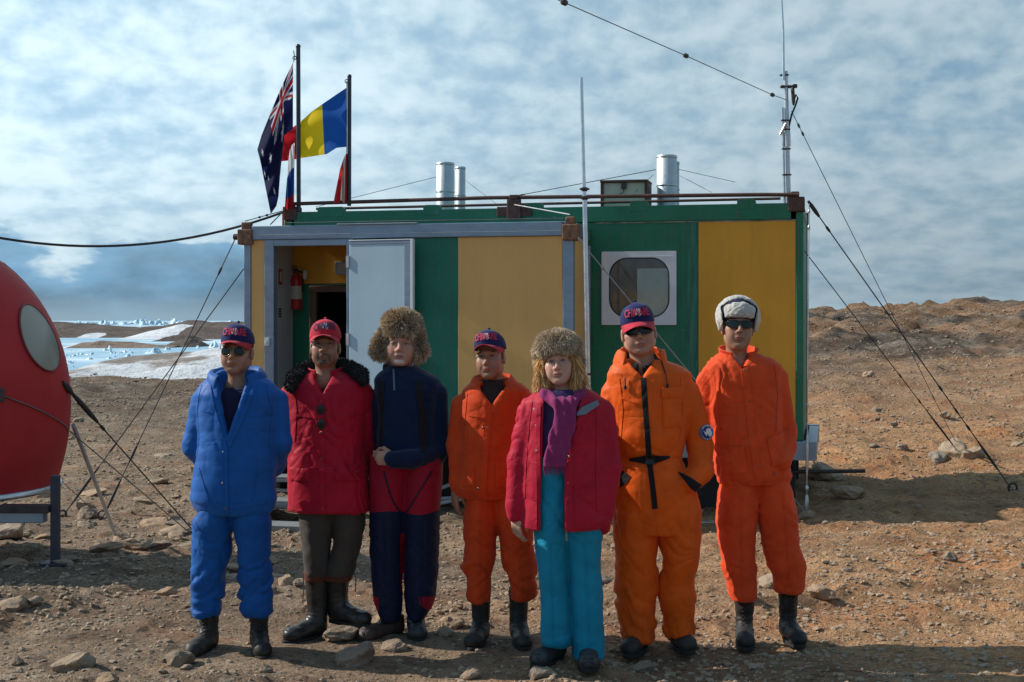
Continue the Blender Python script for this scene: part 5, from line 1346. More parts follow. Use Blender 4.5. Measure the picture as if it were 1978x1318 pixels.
    def short_hair(s, mat=HAIRB, low=-.03):
        def f(X, Y, Z):
            d = ell(np.abs(X), Y, Z, (0, .022, .038), (.0775 * s.p.get('w', 1), .096, .089)) 
            d = smax(d, (low - Z) - .25 * np.maximum(Y, 0), .006); return smax(d, -(Y + .028 - .35 * np.maximum(Z, 0)), .006)
        V, Fc = nets(f, (-.1, -.1, -.12), (.1, .135, .14), .005); N = vnormals(V, Fc); V = V + N * (.0016 * fbm(V[:, 0] * 120, V[:, 1] * 120, V[:, 2] * 25, 2, 9))[:, None]
        mk('hair', tf(s.M, V), Fc, mat, s.o)
    def collar(s, px, py, a, b, prof, mat, gap=R(18), cy=.02, drop=.0, name='collar', th=.010, n=56, wob=.003, label=None, front=1.0):
        """band around the neck; prof = (outward, up) points; th measured from the back"""
        cx, cz = s.x(px), s.z(py); V, Fc = [], []; q = len(prof)
        for i in range(n + 1):
            t = -math.pi + gap + (2 * math.pi - 2 * gap) * i / n; fr = (1 - math.cos(t)) / 2
            for j, (dr, dz) in enumerate(prof):
                w = wob * math.sin(t * 5 + j * 1.3); g = 1 + (front - 1) * fr
                V.append((cx + math.sin(t) * (a + dr + w), cy + math.cos(t) * (b + dr + w), cz + dz * g - drop * fr ** 1.5 + w))
        for i in range(n):
            for j in range(q - 1): Fc.append((i*q + j, (i+1)*q + j, (i+1)*q + j + 1, i*q + j + 1))
        o = mk(name, np.array(V), Fc, mat, s.o); m = o.modifiers.new('thick', 'SOLIDIFY'); m.thickness = th; m.offset = 0
        sb = o.modifiers.new('round', 'SUBSURF'); sb.levels = 1; sb.render_levels = 1
        if label: o['label'] = label
        return o
    def px2(s, pts): return [(s.x(a), s.z(b)) for a, b in pts]
def folds(amp, fx=6, fz=13, seed=1, lean=.0, bunch=(), fine=.35):
    """wrinkles in cloth: rounded swells between narrow creases; bunch = (z, height, extra) where the cloth gathers"""
    def f(V, N):
        x, y, z = V[:, 0], V[:, 1], V[:, 2]; wx = .5 * fbm(x * 5, y * 5, z * 5, 2, seed + 3); lo = fbm(x * 3.2, y * 3.2, z * 2.6, 2, seed + 8)
        ln = (lean + 1.6 * lo) * x * 9
        n1 = np.abs(vn(x * fx + wx + seed, y * fx, z * fz + ln + wx * 2.2, seed)) ** .8; n2 = np.abs(vn(x * fx * 2.3 + wx * 2, y * fx * 2.3 + seed, z * fz * 2.0 - ln * 1.7 + wx * 3, seed + 1)) ** .8
        A = amp * (.25 + .75 * np.clip(lo + .45, 0, 1.3))
        for bz, bh, ex in bunch: A = A + ex * np.exp(-((z - bz) / bh) ** 2)
        return A * ((n1 - .38) * .95 + fine * (n2 - .38)) + amp * .22 * lo
    return f
# ================================================================ the seven people
BLUE = cloth('blue_nylon', (.003, .088, .34), .55, cs=.35, crease=20, sheen=.1); BLUE2 = cloth('blue_nylon_trousers', (.003, .078, .30), .6, cs=.35)
REDJ = cloth('red_shell', (.39, .005, .025), .6, cs=.4); GREYT = cloth('grey_brown_twill', (.060, .052, .043), .85)
FLEECE = cloth('navy_fleece', (.005, .016, .048), .95, weave=160, cs=.5, sheen=.12); ORNG_R = cloth('orange_red_cotton', (.55, .052, .008), .8, cs=.45)
CRIM = cloth('crimson_shell', (.40, .007, .030), .6, cs=.4); TURQ = cloth('turquoise_nylon', (.005, .23, .37), .62, cs=.4); MAG = cloth('magenta_wool', (.23, .030, .115), .95, weave=200, cs=.5)
PURP = cloth('purple_knit', (.050, .032, .11), .9, weave=150, cs=.5); ORNG = cloth('orange_nylon', (.70, .098, .004), .55, cs=.5, crease=18); SCARL = cloth('scarlet_cotton', (.64, .066, .014), .8, cs=.35)
NAVYS = cloth('navy_shirt', (.010, .012, .040), .85); DKKNIT = cloth('dark_knit', (.035, .024, .024), .95, weave=120, cs=.6); GREYL = cloth('grey_lining_cloth', (.16, .20, .24)); WOOL = None
def two_tone(name, a, b, at='mask'):
    m, nt, bs_ = new_mat(name); g = mth(nt, 'GREATER_THAN', attr(nt, at, 'Fac'), 0.0); v = ramp(nt, tex(nt, 7, 4, .6), [(.3, (.85,) * 3), (.7, (1.15,) * 3)])
    nt.links.new(mixc(nt, 1.0, mixc(nt, g, a, b), v, 'MULTIPLY'), bs_.inputs['Base Color']); bs_.inputs['Roughness'].default_value = .7; bs_.inputs['Specular IOR Level'].default_value = .25
    bump(nt, bs_, mth(nt, 'ADD', tex(nt, 26, 4, .55, (1, 1, 1), .8), mth(nt, 'MULTIPLY', tex(nt, 420, 2), .1)), .4, .012); return m
def quilt(seed, pitch=.078, dep=.0034, f2=None):
    g = folds(.010, 8, 12, seed)
    def f(V, N):
        z = V[:, 2] + .02 * fbm(V[:, 0] * 3, V[:, 1] * 3, V[:, 2] * 2, 2, seed); q = np.abs(np.sin(math.pi * z / pitch)) ** .55
        a = .35 + .65 * sstep(.08, .17, np.abs(V[:, 0] - V[:, 0].mean()))
        return dep * (q - .75) * a + g(V, N)
    return f
def rz(a): return Matrix.Rotation(R(a), 4, 'Z')

# ---------------- man in blue
p = Person(7.34, 450, 'man in blue padded jacket and trousers, navy cap and round sunglasses')
p.head(dict(px=458, py=678, dy=-.005, pitch=-4, yaw=-3, roll=2, s=1.0), dict(w=1.02, skin=(.35, .195, .13), stubble=.22, noeyes=True))
p.short_hair(); make_cap(p.o, p.M @ Matrix.Rotation(R(4), 4, 'X'), NAVYC, REDC, REDTHR, True); shades(p.o, p.M, 'aviator')
p.garment('shirt', NAVYS, [[(748, 430, 486, .075, .02), (765, 405, 510, .10), (800, 395, 520, .112), (860, 395, 520, .115)]], h=.012, disp=folds(.006, seed=4))
xc = lambda z: np.interp(z, [p.z(860), p.z(720)], [p.x(449), p.x(457)])
def cutv(d, X, Y, Z):
    w = np.interp(Z, [p.z(848), p.z(800), p.z(735), p.z(715)], [-.004, .030, .075, .11]); return smax(d, -np.maximum(np.abs(X - xc(Z)) - w, Y + .01), .012)
p.garment('jacket', BLUE, [[(714, 424, 492, .080, .02), (728, 404, 512, .105, .015), (742, 386, 532, .125, .01), (762, 374, 544, .140), (800, 376, 542, .152), (850, 380, 540, .162), (900, 373, 540, .168), (940, 367, 535, .168), (962, 369, 533, .163), (978, 374, 530, .152), (992, 386, 524, .138)]],
    [[(392, 776, .02, .068), (374, 862, .02, .064), (396, 905, .12, .056), (440, 915, .20, .045)], [(532, 776, .02, .068), (540, 858, .02, .062), (520, 905, .12, .055), (470, 915, .20, .045)]],
    cut=cutv, shr=.95, seams=[([(392, 742), (384, 790), (388, 840), (384, 880)], .012), ([(520, 740), (532, 790), (528, 850), (532, 880)], .012), ([(376, 962), (452, 972), (526, 964)], .018), ([(400, 790), (420, 794), (438, 796)], .010), ([(470, 800), (500, 800), (530, 796)], .010), ([(392, 900), (410, 950), (416, 966)], .010), ([(510, 890), (500, 966)], .010)], disp=quilt(3), h=.0085)
t = p.tree; mb = MB()
ribbon(mb, t, p.px2([(411, 742), (424, 790), (440, 835), (448, 858), (450, 920), (450, 985)]), .018, .006)
ribbon(mb, t, p.px2([(500, 742), (487, 780), (467, 830), (454, 856)]), .020, .006); mb.build('placket', BLUE, p.o)
mb = MB(); studs(mb, t, p.px2([(444, 868), (443, 927), (446, 975)])); mb.build('stud', STUD, p.o)
p.collar(456, 742, .092, .088, [(0, -.03), (.010, .02), (.024, .072), (.038, .090), (.052, .076), (.060, .035), (.064, .0)], BLUE, gap=R(34), drop=.045, th=.014, wob=.004)
p.garment('trousers', BLUE2, [[(975, 388, 456, .120), (1010, 376, 452, .125), (1050, 375, 446, .118), (1080, 374, 441, .108), (1110, 371, 437, .104), (1140, 373, 429, .094), (1175, 374, 424, .086), (1190, 376, 420, .080)],
    [(975, 446, 518, .120), (1010, 449, 525, .125), (1050, 457, 522, .118), (1080, 461, 521, .106), (1110, 459, 525, .104), (1140, 463, 523, .094), (1178, 472, 522, .086), (1188, 475, 520, .080)]], kl=.012,
    seams=[([(380, 1000), (410, 1040)], .008), ([(522, 1000), (494, 1040)], .008), ([(376, 1178), (420, 1178)], .012), ([(475, 1176), (520, 1176)], .012)], disp=folds(.019, 6, 17, 11, .4, [(p.z(1120), .09, .012), (p.z(1180), .04, .014)]))
make_boot(p.o, (p.x(398), .03, 0), R(-14), .30, .060, LEATH); make_boot(p.o, (p.x(499), .03, 0), R(16), .30, .060, LEATH)

# ---------------- man in red
p = Person(7.66, 628, 'man in long red jacket with black fur collar, red cap, moustache and black rubber boots')
p.head(dict(px=629, py=668, dy=-.02, pitch=-9, yaw=3, roll=0, s=1.0), dict(w=1.0, skin=(.30, .165, .11), stubble=.35, beard=((.020, .016, .014), .85), sides=True, squint=.65))
p.short_hair(); make_cap(p.o, p.M @ Matrix.Rotation(R(5), 4, 'X'), REDC, REDC, NAVTHR, True)
p.garment('shirt', BLACKC, [[(748, 600, 660, .08, .02), (770, 590, 672, .10), (800, 585, 680, .11)]], h=.012)
def cutv2(d, X, Y, Z):
    w = np.interp(Z, [p.z(762), p.z(735), p.z(715)], [-.004, .035, .06]); return smax(d, -np.maximum(np.abs(X - p.x(628)) - w, Y + .01), .01)
p.garment('jacket', REDJ, [[(716, 596, 662, .080, .02), (727, 566, 694, .108, .01), (740, 550, 708, .130), (760, 546, 712, .145), (800, 552, 708, .156), (860, 556, 705, .160), (905, 555, 708, .165), (950, 556, 712, .165), (984, 557, 715, .165), (988, 559, 713, .160)]],
    [[(562, 765, .03, .070), (556, 862, .10, .062), (600, 905, .20, .05)], [(696, 765, .02, .070), (702, 868, .05, .062), (690, 930, .13, .052)]], cut=cutv2, h=.0085,
    seams=[([(572, 742), (578, 790), (574, 850)], .010), ([(688, 742), (684, 800), (690, 860)], .010), ([(560, 978), (630, 980), (708, 978)], .012), ([(580, 800), (626, 804)], .009), ([(632, 804), (684, 800)], .009), ([(562, 896), (630, 898), (706, 896)], .012)], disp=folds(.015, 5, 9, 23, .7, [(p.z(900), .04, .010)]))
t = p.tree; mb = MB(); ribbon(mb, t, p.px2([(628, 764), (630, 850), (631, 984)]), .030, .006); mb.build('placket', REDJ, p.o)
mb = MB(); studs(mb, t, p.px2([(628, 773), (630, 830), (630, 880), (630, 935), (631, 975)])); mb.build('stud', STUD, p.o)
for a, b in ((566, 604), (654, 698)): mb = MB(); x0, x1, z0, z1 = p.x(a), p.x(b), p.z(924), p.z(900); patch(mb, t, lambda x, z: True, (x0, z0), (x1, z1), .006, .006, .006).build('pocket_flap', REDJ, p.o)
p.collar(628, 738, .082, .082, [(0, -.03), (.004, .03), (.008, .072), (.014, .092), (.020, .094)], REDJ, gap=R(26), drop=.030, th=.012)
hp = p.limb([(568, 744, -.120, .030), (572, 732, -.075, .040), (586, 716, .02, .042), (610, 708, .10, .040), (648, 708, .10, .040), (674, 714, .02, .042), (696, 722, -.045, .038), (704, 732, -.075, .028)])
fur_piece('fur_collar', p.o, lambda X, Y, Z: chain(X, Y, Z, hp, .02), (-.32, -.16, 1.15), (.32, .20, 1.55), .011, Matrix.Identity(4), 9000, .016, 5, ((.012, .011, .012), (.022, .021, .022), (.006, .006, .007)), (.010, .010, .011), (0, -.1, -.35))
p.garment('trousers', GREYT, [[(975, 576, 652, .125), (1020, 580, 646, .118), (1060, 584, 637, .100), (1095, 588, 634, .085), (1116, 588, 630, .075)], [(975, 636, 706, .125), (1020, 645, 703, .118), (1060, 643, 696, .100), (1090, 636, 688, .086), (1112, 630, 683, .076)]],
    kl=.008, disp=folds(.012, 6, 12, 31, .5, [(p.z(1100), .05, .012)]))
GAIT = cloth('dull_red_lining', (.10, .028, .018), .8)
p.garment('boot_lining', GAIT, [[(1100, 586, 632, .074), (1122, 588, 629, .074)], [(1098, 628, 684, .074), (1122, 628, 680, .074)]], h=.008)
make_boot(p.o, (p.x(606), .02, 0), R(-42), .345, .064, GUMB, laces=False, welly=True, amp=.004)
make_boot(p.o, (p.x(655), .05, .075), R(58), .30, .072, GUMB, laces=False, welly=True, amp=.004)
mb = MB(); mb.tube([Vector((p.x(590), -.085, p.z(1103))), Vector((p.x(592), -.10, p.z(1125))), Vector((p.x(590), -.10, p.z(1160)))], .003, 5).tube([Vector((p.x(684), -.04, p.z(1100))), Vector((p.x(690), -.06, p.z(1115))), Vector((p.x(688), -.05, p.z(1140)))], .003, 5); mb.build('boot_cord', BRLEA, p.o)
# shades hanging on his jacket
o = empty('sunglasses', p.o.location + Vector((p.x(628), 0, p.z(803))), 0, 'small dark sunglasses hung upright on the front of the long red jacket', 'sunglasses')
q0 = onto(t, p.x(628), p.z(788), .012)[0]; q1 = onto(t, p.x(629), p.z(815), .014)[0]
for q in (q0, q1):
    q = q - Vector((p.x(628), 0, p.z(803))); mb = MB(); pts = [(q.x + .021 * math.cos(2*math.pi*i/24), q.y - .004, q.z + .025 * math.sin(2*math.pi*i/24)) for i in range(24)]
    mb.add([(q.x, q.y - .008, q.z)] + pts, [(0, 1 + (i + 1) % 24, 1 + i) for i in range(24)], True).build('lens', LENS, o)
mb = MB()
for q in (q0, q1):
    q = q - Vector((p.x(628), 0, p.z(803))); mb.tube([(q.x + .021 * math.cos(2*math.pi*i/24), q.y - .003, q.z + .025 * math.sin(2*math.pi*i/24)) for i in range(25)], .0022, 5, False)
qm = (q0 + q1) / 2 - Vector((p.x(628), 0, p.z(803))); mb.tube([qm + Vector((.016, -.002, -.012)), qm + Vector((.019, -.003, 0)), qm + Vector((.016, -.002, .012))], .002, 5); mb.build('frame', SHADEF, o)

# ---------------- man in navy fleece with the big fur hat
p = Person(7.66, 782, 'man in navy fleece, red and navy bib trousers and a shaggy brown fur hat')
fist = Matrix.Translation((p.x(768), -.200, p.z(878))) @ Matrix(((0, 0, 1, 0), (0, 1, 0, 0), (-1, 0, 0, 0), (0, 0, 0, 1)))
p.head(dict(px=775, py=666, dy=-.01, pitch=-6, yaw=0, roll=2, s=1.0), dict(w=1.10, jaw=1.08, skin=(.44, .24, .17), stubble=.10, beard=((.60, .54, .49), .95), mo=.30, iris=IRISB, brow=BROWF, old=True, squint=.75, lips=(.34, .14, .11)), [dict(M=fist, arm=[(840, 768, .01, .062), (848, 868, -.02, .058), (800, 881, -.165, .040), (770, 879, -.198, .040)], kw=dict(curl=72, thumb=(.25, .25)))])
def furhat(X, Y, Z):
    d = ell(X, Y, Z, (0, .012, .110), (.094, .108, .074)); d = smin(d, ell(X, Y, Z, (0, -.064, .082), (.086, .038, .042)), .025)
    x = np.abs(X + .006); d = smin(d, cone(x, Y, Z, (.088, .0, .045), (.108, -.010, -.032), .034, .036), .03); d = smin(d, cone(x, Y, Z, (.108, -.01, -.03), (.094, -.012, -.070), .034, .020), .025)
    return smax(d, -ell(X, Y, Z, (0, -.05, -.035), (.090, .13, .092)), .012)
fur_piece('fur_hat', p.o, furhat, (-.20, -.17, -.13), (.20, .17, .23), .009, p.M, 26000, .030, 8, ((.60, .46, .30), (.34, .24, .15), (.78, .66, .48), (.10, .07, .05), (.66, .50, .32), (.48, .35, .23)), (.24, .17, .11), (0, -.05, -.20), .36, .0016)
p.garment('fleece', FLEECE, [[(708, 748, 804, .080, .02), (720, 734, 826, .105, .015), (733, 724, 848, .125, .01), (752, 722, 856, .140), (800, 728, 852, .150), (850, 728, 852, .155), (885, 726, 858, .160), (898, 728, 856, .152)]],
    [[(842, 764, .01, .066), (849, 868, -.02, .058), (800, 882, -.165, .050), (764, 880, -.205, .046)], [(738, 768, .03, .062), (728, 860, .08, .058), (750, 930, .16, .05)]], h=.0085, shr=.95, seams=[([(732, 886), (790, 890), (852, 886)], .014), ([(836, 742), (830, 790), (832, 830)], .010), ([(744, 742), (748, 800), (744, 850)], .008)], disp=folds(.012, 5, 9, 41, .5, [(p.z(880), .06, .006)]))
t = p.tree; mb = MB(); ribbon(mb, t, p.px2([(762, 712), (764, 730), (766, 752)]), .010, .004); mb.build('zip', plain('zip_grey', (.10, .13, .18), .5), p.o)
mb = MB(); ribbon(mb, t, p.px2([(741, 735), (737, 790), (734, 880)]), .034, .006); mb.build('shoulder_strap', BLACKC, p.o); mb = MB(); ribbon(mb, t, p.px2([(812, 735), (818, 790), (822, 866)]), .034, .006); mb.build('shoulder_strap', BLACKC, p.o)
p.collar(772, 727, .078, .080, [(0, -.03), (.004, .03), (.008, .065), (.012, .086), (.016, .088)], FLEECE, gap=R(8), drop=.082, th=.012)
def mk3(V):
    x, z = V[:, 0], V[:, 2]; top = z - p.z(985) + .01 * np.sin(x * 20)
    in_ = np.minimum(.011 - np.abs(x - p.x(779)), np.minimum(p.z(1028) - z, z - p.z(1140)))
    cr = np.minimum((x - p.x(812)) + .35 * (p.z(1185) - z) * 0, np.minimum(p.z(1145) - z - .12 * (x - p.x(812)), z - p.z(1183) - .9 * (p.x(838) - x)))
    cl = np.minimum(p.x(734) - x, np.minimum(p.z(1148) - z, z - p.z(1182)))
    return np.maximum(np.maximum(top, in_), np.maximum(cr, cl))
p.garment('trousers', two_tone('red_navy_trousers', (.005, .010, .036), (.29, .005, .022)), [[(875, 716, 800, .140), (930, 714, 792, .145), (985, 714, 786, .135), (1050, 715, 779, .122), (1120, 718, 777, .108), (1160, 720, 777, .100), (1182, 728, 776, .092), (1200, 736, 772, .082)],
    [(875, 780, 858, .140), (930, 778, 856, .145), (985, 778, 851, .135), (1050, 780, 849, .122), (1110, 780, 846, .110), (1150, 781, 842, .104), (1178, 784, 832, .092), (1196, 790, 818, .080)]], kl=.010,
    attrs={'mask': mk3}, seams=[([(745, 905), (762, 960), (776, 985)], .008), ([(838, 905), (806, 955), (788, 985)], .008), ([(746, 1000), (748, 1170)], .007), ([(816, 1000), (816, 1170)], .007)], disp=folds(.012, 6, 11, 51, .5, [(p.z(1170), .05, .010)]), h=.008)
make_boot(p.o, (p.x(756), .03, 0), R(-46), .13, .052, BRLEA, .29, .050); make_boot(p.o, (p.x(802), .05, .01), R(8), .14, .050, GRYB, .25, .050)

# ---------------- man in orange overalls and navy cap
p = Person(7.54, 955, 'shorter man in orange red jacket with turned down collar, navy cap, no glasses')
hl = Matrix.Translation((p.x(880), -.015, p.z(938))) @ rz(-62) @ Matrix.Rotation(R(6), 4, 'Y')
p.head(dict(px=947, py=689, dy=-.015, pitch=-3, yaw=-13, roll=-5, s=1.0), dict(w=.96, jaw=.93, skin=(.32, .175, .12), stubble=.30, squint=.55, old=True), [dict(M=hl, mirror=True, arm=[(894, 788, .02, .058), (880, 862, .02, .057), (886, 900, -.01, .050), (880, 934, -.015, .044)], kw=dict(curl=20, thumb=(.1, .3)))])
p.short_hair(); make_cap(p.o, p.M @ Matrix.Rotation(R(-2), 4, 'X'), NAVYC, REDC, REDTHR, True, -.004)
p.garment('shirt', DKKNIT, [[(733, 924, 980, .072, .015), (750, 922, 985, .078), (770, 905, 1005, .10), (800, 900, 1010, .118)]], h=.009, disp=lambda V, N: .0025 * np.sin(V[:, 0] * 190) + .003 * fbm(V[:, 0] * 12, V[:, 1] * 12, V[:, 2] * 14))
def cutv4(d, X, Y, Z):
    w = np.interp(Z, [p.z(783), p.z(750), p.z(730)], [-.004, .062, .09]); return smax(d, -np.maximum(np.abs(X - p.x(951)) - w, Y + .01), .01)
p.garment('jacket', ORNG_R, [[(730, 924, 986, .080, .02), (741, 906, 1008, .108, .01), (754, 892, 1024, .126), (774, 884, 1028, .142), (820, 884, 1026, .152), (880, 882, 1022, .158), (915, 878, 1016, .160), (940, 874, 1010, .160), (954, 882, 1004, .148), (962, 890, 1000, .136)]],
    [[(892, 784, .02, .064), (881, 862, .02, .057), (886, 900, -.01, .050), (882, 930, -.015, .044)], [(1014, 784, .02, .066), (1024, 870, .04, .058), (1012, 930, .06, .05)]], cut=cutv4, h=.0085, shr=.95, seams=[([(902, 758), (898, 800), (894, 850)], .010), ([(1006, 752), (1010, 800), (1006, 850)], .010), ([(882, 948), (940, 952), (1002, 948)], .016), ([(906, 800), (940, 804)], .008)], disp=folds(.016, 6, 10, 61, .8, [(p.z(870), .10, .006), (p.z(955), .02, .008)]))
t = p.tree; mb = MB(); ribbon(mb, t, p.px2([(946, 792), (940, 850), (933, 955)]), .034, .006); mb.build('placket', ORNG_R, p.o)
mb = MB(); studs(mb, t, p.px2([(934, 822), (944, 822), (926, 937), (902, 906)])); mb.build('stud', STUD, p.o)
for a, b, c, d in ((888, 918, 892, 934), (958, 996, 890, 936)): patch(MB(), t, lambda x, z: True, (p.x(a), p.z(d)), (p.x(b), p.z(c)), .006, .004, .005).build('pocket', ORNG_R, p.o)
p.collar(953, 750, .088, .085, [(0, -.03), (-.002, .035), (.006, .072), (.018, .078), (.036, .045), (.052, .002), (.058, -.018)], ORNG_R, gap=R(36), drop=.045, th=.010)
p.garment('trousers', ORNG_R, [[(945, 902, 966, .122), (1000, 893, 964, .122), (1050, 897, 958, .110), (1075, 896, 957, .104), (1092, 893, 956, .102), (1115, 899, 951, .094), (1145, 901, 947, .088), (1162, 905, 946, .080)], [(945, 950, 996, .122), (1000, 956, 1026, .122), (1050, 966, 1030, .110), (1075, 969, 1032, .104), (1100, 974, 1036, .102), (1130, 984, 1036, .094), (1160, 986, 1031, .080)]],
    kl=.010, seams=[([(930, 965), (926, 1150)], .007), ([(1000, 965), (1008, 1150)], .007)], disp=folds(.019, 6, 15, 71, .4, [(p.z(1105), .07, .014), (p.z(1150), .03, .012)]))
make_boot(p.o, (p.x(927), .03, 0), R(-12), .30, .056, LEATH); make_boot(p.o, (p.x(1003), .03, 0), R(8), .30, .056, LEATH)

# ---------------- woman with the purple scarf
p = Person(7.14, 1085, 'woman in open crimson jacket, magenta scarf, turquoise trousers and round grey fur hat')
hL = Matrix.Translation((p.x(996), -.02, p.z(990))) @ rz(-48) @ Matrix.Rotation(R(-4), 4, 'Y') @ Matrix.Scale(.92, 4); hR = Matrix.Translation((p.x(1158), -.02, p.z(1012))) @ rz(52) @ Matrix.Rotation(R(8), 4, 'Y') @ Matrix.Scale(.90, 4)
p.head(dict(px=1079, py=699, dy=-.01, pitch=-5, yaw=-8, roll=-6, s=.98), dict(w=.99, jaw=.92, skin=(.50, .295, .22), stubble=0, iris=IRISB, brow=BROWF, lips=(.40, .13, .13), squint=.9), [dict(M=hL, mirror=True, arm=[(1026, 803, .01, .060), (1000, 895, .0, .056), (996, 975, -.02, .050), (996, 988, -.02, .045)], kw=dict(curl=22, thumb=(.1, .35))), dict(M=hR, arm=[(1166, 803, .01, .062), (1180, 900, .0, .058), (1164, 990, -.02, .050), (1158, 1010, -.02, .046)], kw=dict(curl=24, thumb=(.1, .35)))])
def bob(X, Y, Z):
    x = np.abs(X + .003); d = ell(x, Y, Z, (0, .03, .02), (.088, .095, .10)); d = smin(d, cone(x, Y, Z, (.080, -.008, .01), (.092, .004, -.105), .026, .036), .03); d = smin(d, cone(x, Y, Z, (.06, .05, .0), (.06, .06, -.11), .04, .045), .03)
    d = smax(d, -ell(X, Y, Z, (0, -.055, -.035), (.070, .085, .105)), .012); return smax(d, -.155 - Z, .02)
fur_piece('hair', p.o, bob, (-.16, -.12, -.20), (.16, .17, .15), .008, p.M, 10000, .046, 19, ((.74, .45, .17), (.58, .32, .12), (.86, .60, .29), (.40, .21, .08)), (.50, .28, .10), (0, -.02, -1.7), .42, .0015)
def roundhat(X, Y, Z):
    d = ell(X, Y, Z, (0, .015, .090), (.110, .118, .076)); d = smin(d, ell(X, Y, Z, (0, -.058, .070), (.100, .062, .042)), .03); d = smin(d, cone(np.abs(X), Y, Z, (.092, .02, .06), (.100, .04, -.02), .038, .028), .03)
    return smax(d, -ell(X, Y, Z, (0, -.05, -.035), (.080, .12, .092)), .012)
fur_piece('fur_hat', p.o, roundhat, (-.18, -.17, -.09), (.18, .19, .20), .009, p.M, 22000, .017, 9, ((.64, .53, .39), (.50, .40, .28), (.78, .68, .53), (.34, .26, .18), (.58, .46, .31)), (.40, .32, .23), (.1, -.1, -.3), .28, .0014)
p.garment('sweater', PURP, [[(752, 1045, 1125, .085, .01), (775, 1030, 1140, .105), (850, 1025, 1145, .115), (908, 1025, 1145, .118)]], h=.011, disp=folds(.006, seed=5))
p.garment('trousers', TURQ, [[(880, 1020, 1110, .120, -.004), (960, 1028, 1104, .126), (1032, 1032, 1099, .125), (1100, 1038, 1097, .108), (1140, 1042, 1099, .104), (1180, 1044, 1103, .102), (1225, 1043, 1106, .102), (1247, 1045, 1104, .098)], [(880, 1070, 1160, .120, -.004), (960, 1078, 1162, .126), (1032, 1088, 1163, .125), (1100, 1096, 1161, .108), (1140, 1098, 1164, .106), (1190, 1102, 1166, .104), (1245, 1104, 1167, .104), (1271, 1107, 1166, .100)]],
    kl=.007, seams=[([(1060, 1040), (1066, 1240)], .007), ([(1128, 1040), (1136, 1262)], .007), ([(1048, 1236), (1104, 1238)], .012), ([(1108, 1262), (1166, 1262)], .012)], disp=folds(.014, 5, 11, 81, .6, [(p.z(1150), .06, .008), (p.z(1235), .03, .008)]), h=.0085)
def cut5(d, X, Y, Z):
    l = np.interp(Z, [p.z(1020), p.z(900), p.z(790), p.z(750)], [p.x(1043), p.x(1046), p.x(1050), p.x(1052)]); r = np.interp(Z, [p.z(1020), p.z(900), p.z(790), p.z(750)], [p.x(1088), p.x(1088), p.x(1112), p.x(1125)])
    return smax(d, -np.maximum(np.maximum(l - X, X - r), Y + .03), .008)
p.garment('jacket', CRIM, [[(746, 1052, 1126, .085, .02), (758, 1030, 1152, .112, .01), (774, 1014, 1172, .132), (796, 1008, 1178, .146), (850, 1008, 1178, .152), (920, 1004, 1176, .158), (1000, 1003, 1174, .165), (1020, 1006, 1172, .162)]],
    [[(1024, 798, .01, .064), (1001, 895, .0, .056), (996, 975, -.02, .050), (995, 992, -.02, .045)], [(1164, 798, .01, .066), (1178, 900, .0, .058), (1164, 990, -.02, .050), (1160, 1015, -.02, .046)]], cut=cut5, h=.0085, armk=.025, shr=.95, seams=[([(1026, 772), (1020, 820), (1014, 900), (1012, 960)], .010), ([(1150, 772), (1152, 830), (1150, 900), (1152, 980)], .010), ([(1106, 830), (1150, 826)], .009), ([(1100, 1010), (1168, 1008)], .012), ([(1106, 935), (1148, 930)], .012)], disp=folds(.014, 5, 8, 91, .8, [(p.z(960), .08, .004)]))
t = p.tree; mb = MB(); ribbon(mb, t, p.px2([(1036, 782), (1034, 850), (1036, 940), (1036, 1016)]), .040, .007); mb.build('placket', CRIM, p.o); mb = MB(); ribbon(mb, t, p.px2([(1124, 800), (1099, 850), (1097, 940), (1098, 1018)]), .036, .007); mb.build('placket', CRIM, p.o)
mb = MB(); studs(mb, t, p.px2([(1032, 788), (1035, 819), (1036, 866), (1097, 876), (1096, 926), (1096, 973)])); mb.build('stud', plain('bright_stud', (.5, .48, .42), .2, .9), p.o)
mb = MB(); patch(mb, t, polyin(p.px2([(1106, 800), (1122, 783), (1152, 771), (1155, 780), (1128, 797)])), (p.x(1100), p.z(806)), (p.x(1160), p.z(766)), .002, .016); mb.build('lapel_lining', GREYL, p.o)
mb = MB(); x, z = p.x(1092), p.z(1022); y = -.165; mb.tube([(x, y, z + .02), (x, y, z)], .004, 6).tube([(x, y, z), (x + .001, y - .002, z - .035)], .006, 6); mb.build('zip_pull', STUD, p.o)
p.collar(1088, 772, .098, .100, [(0, -.02), (.008, .018), (.026, .036), (.044, .018), (.050, -.01)], CRIM, gap=R(48), drop=.012, th=.012)
sc = p.limb([(1052, 762, -.06, .026), (1072, 775, -.118, .028), (1096, 778, -.120, .030), (1120, 764, -.07, .028), (1122, 752, .03, .026), (1086, 745, .09, .026), (1052, 752, .03, .026), (1052, 762, -.06, .026)])
p.garment('scarf', MAG, [[(770, 1070, 1108, .020, -.130), (790, 1068, 1112, .017, -.148), (830, 1061, 1106, .015, -.160), (870, 1053, 1096, .014, -.166), (897, 1047, 1090, .012, -.168)]], [[(1052, 762, -.06, .026), (1072, 775, -.118, .028), (1096, 778, -.120, .030), (1120, 764, -.07, .028), (1122, 752, .03, .026), (1086, 745, .09, .026), (1052, 752, .03, .026), (1052, 762, -.06, .026)]],
    h=.006, armk=.02, n=3.5, disp=lambda V, N: .0035 * np.sin(V[:, 0] * 150 + V[:, 2] * 30 + 2 * fbm(V[:, 0] * 9, V[:, 1] * 9, V[:, 2] * 6)) + .004 * fbm(V[:, 0] * 14, V[:, 1] * 14, V[:, 2] * 8), cap=.004)
mb = MB()
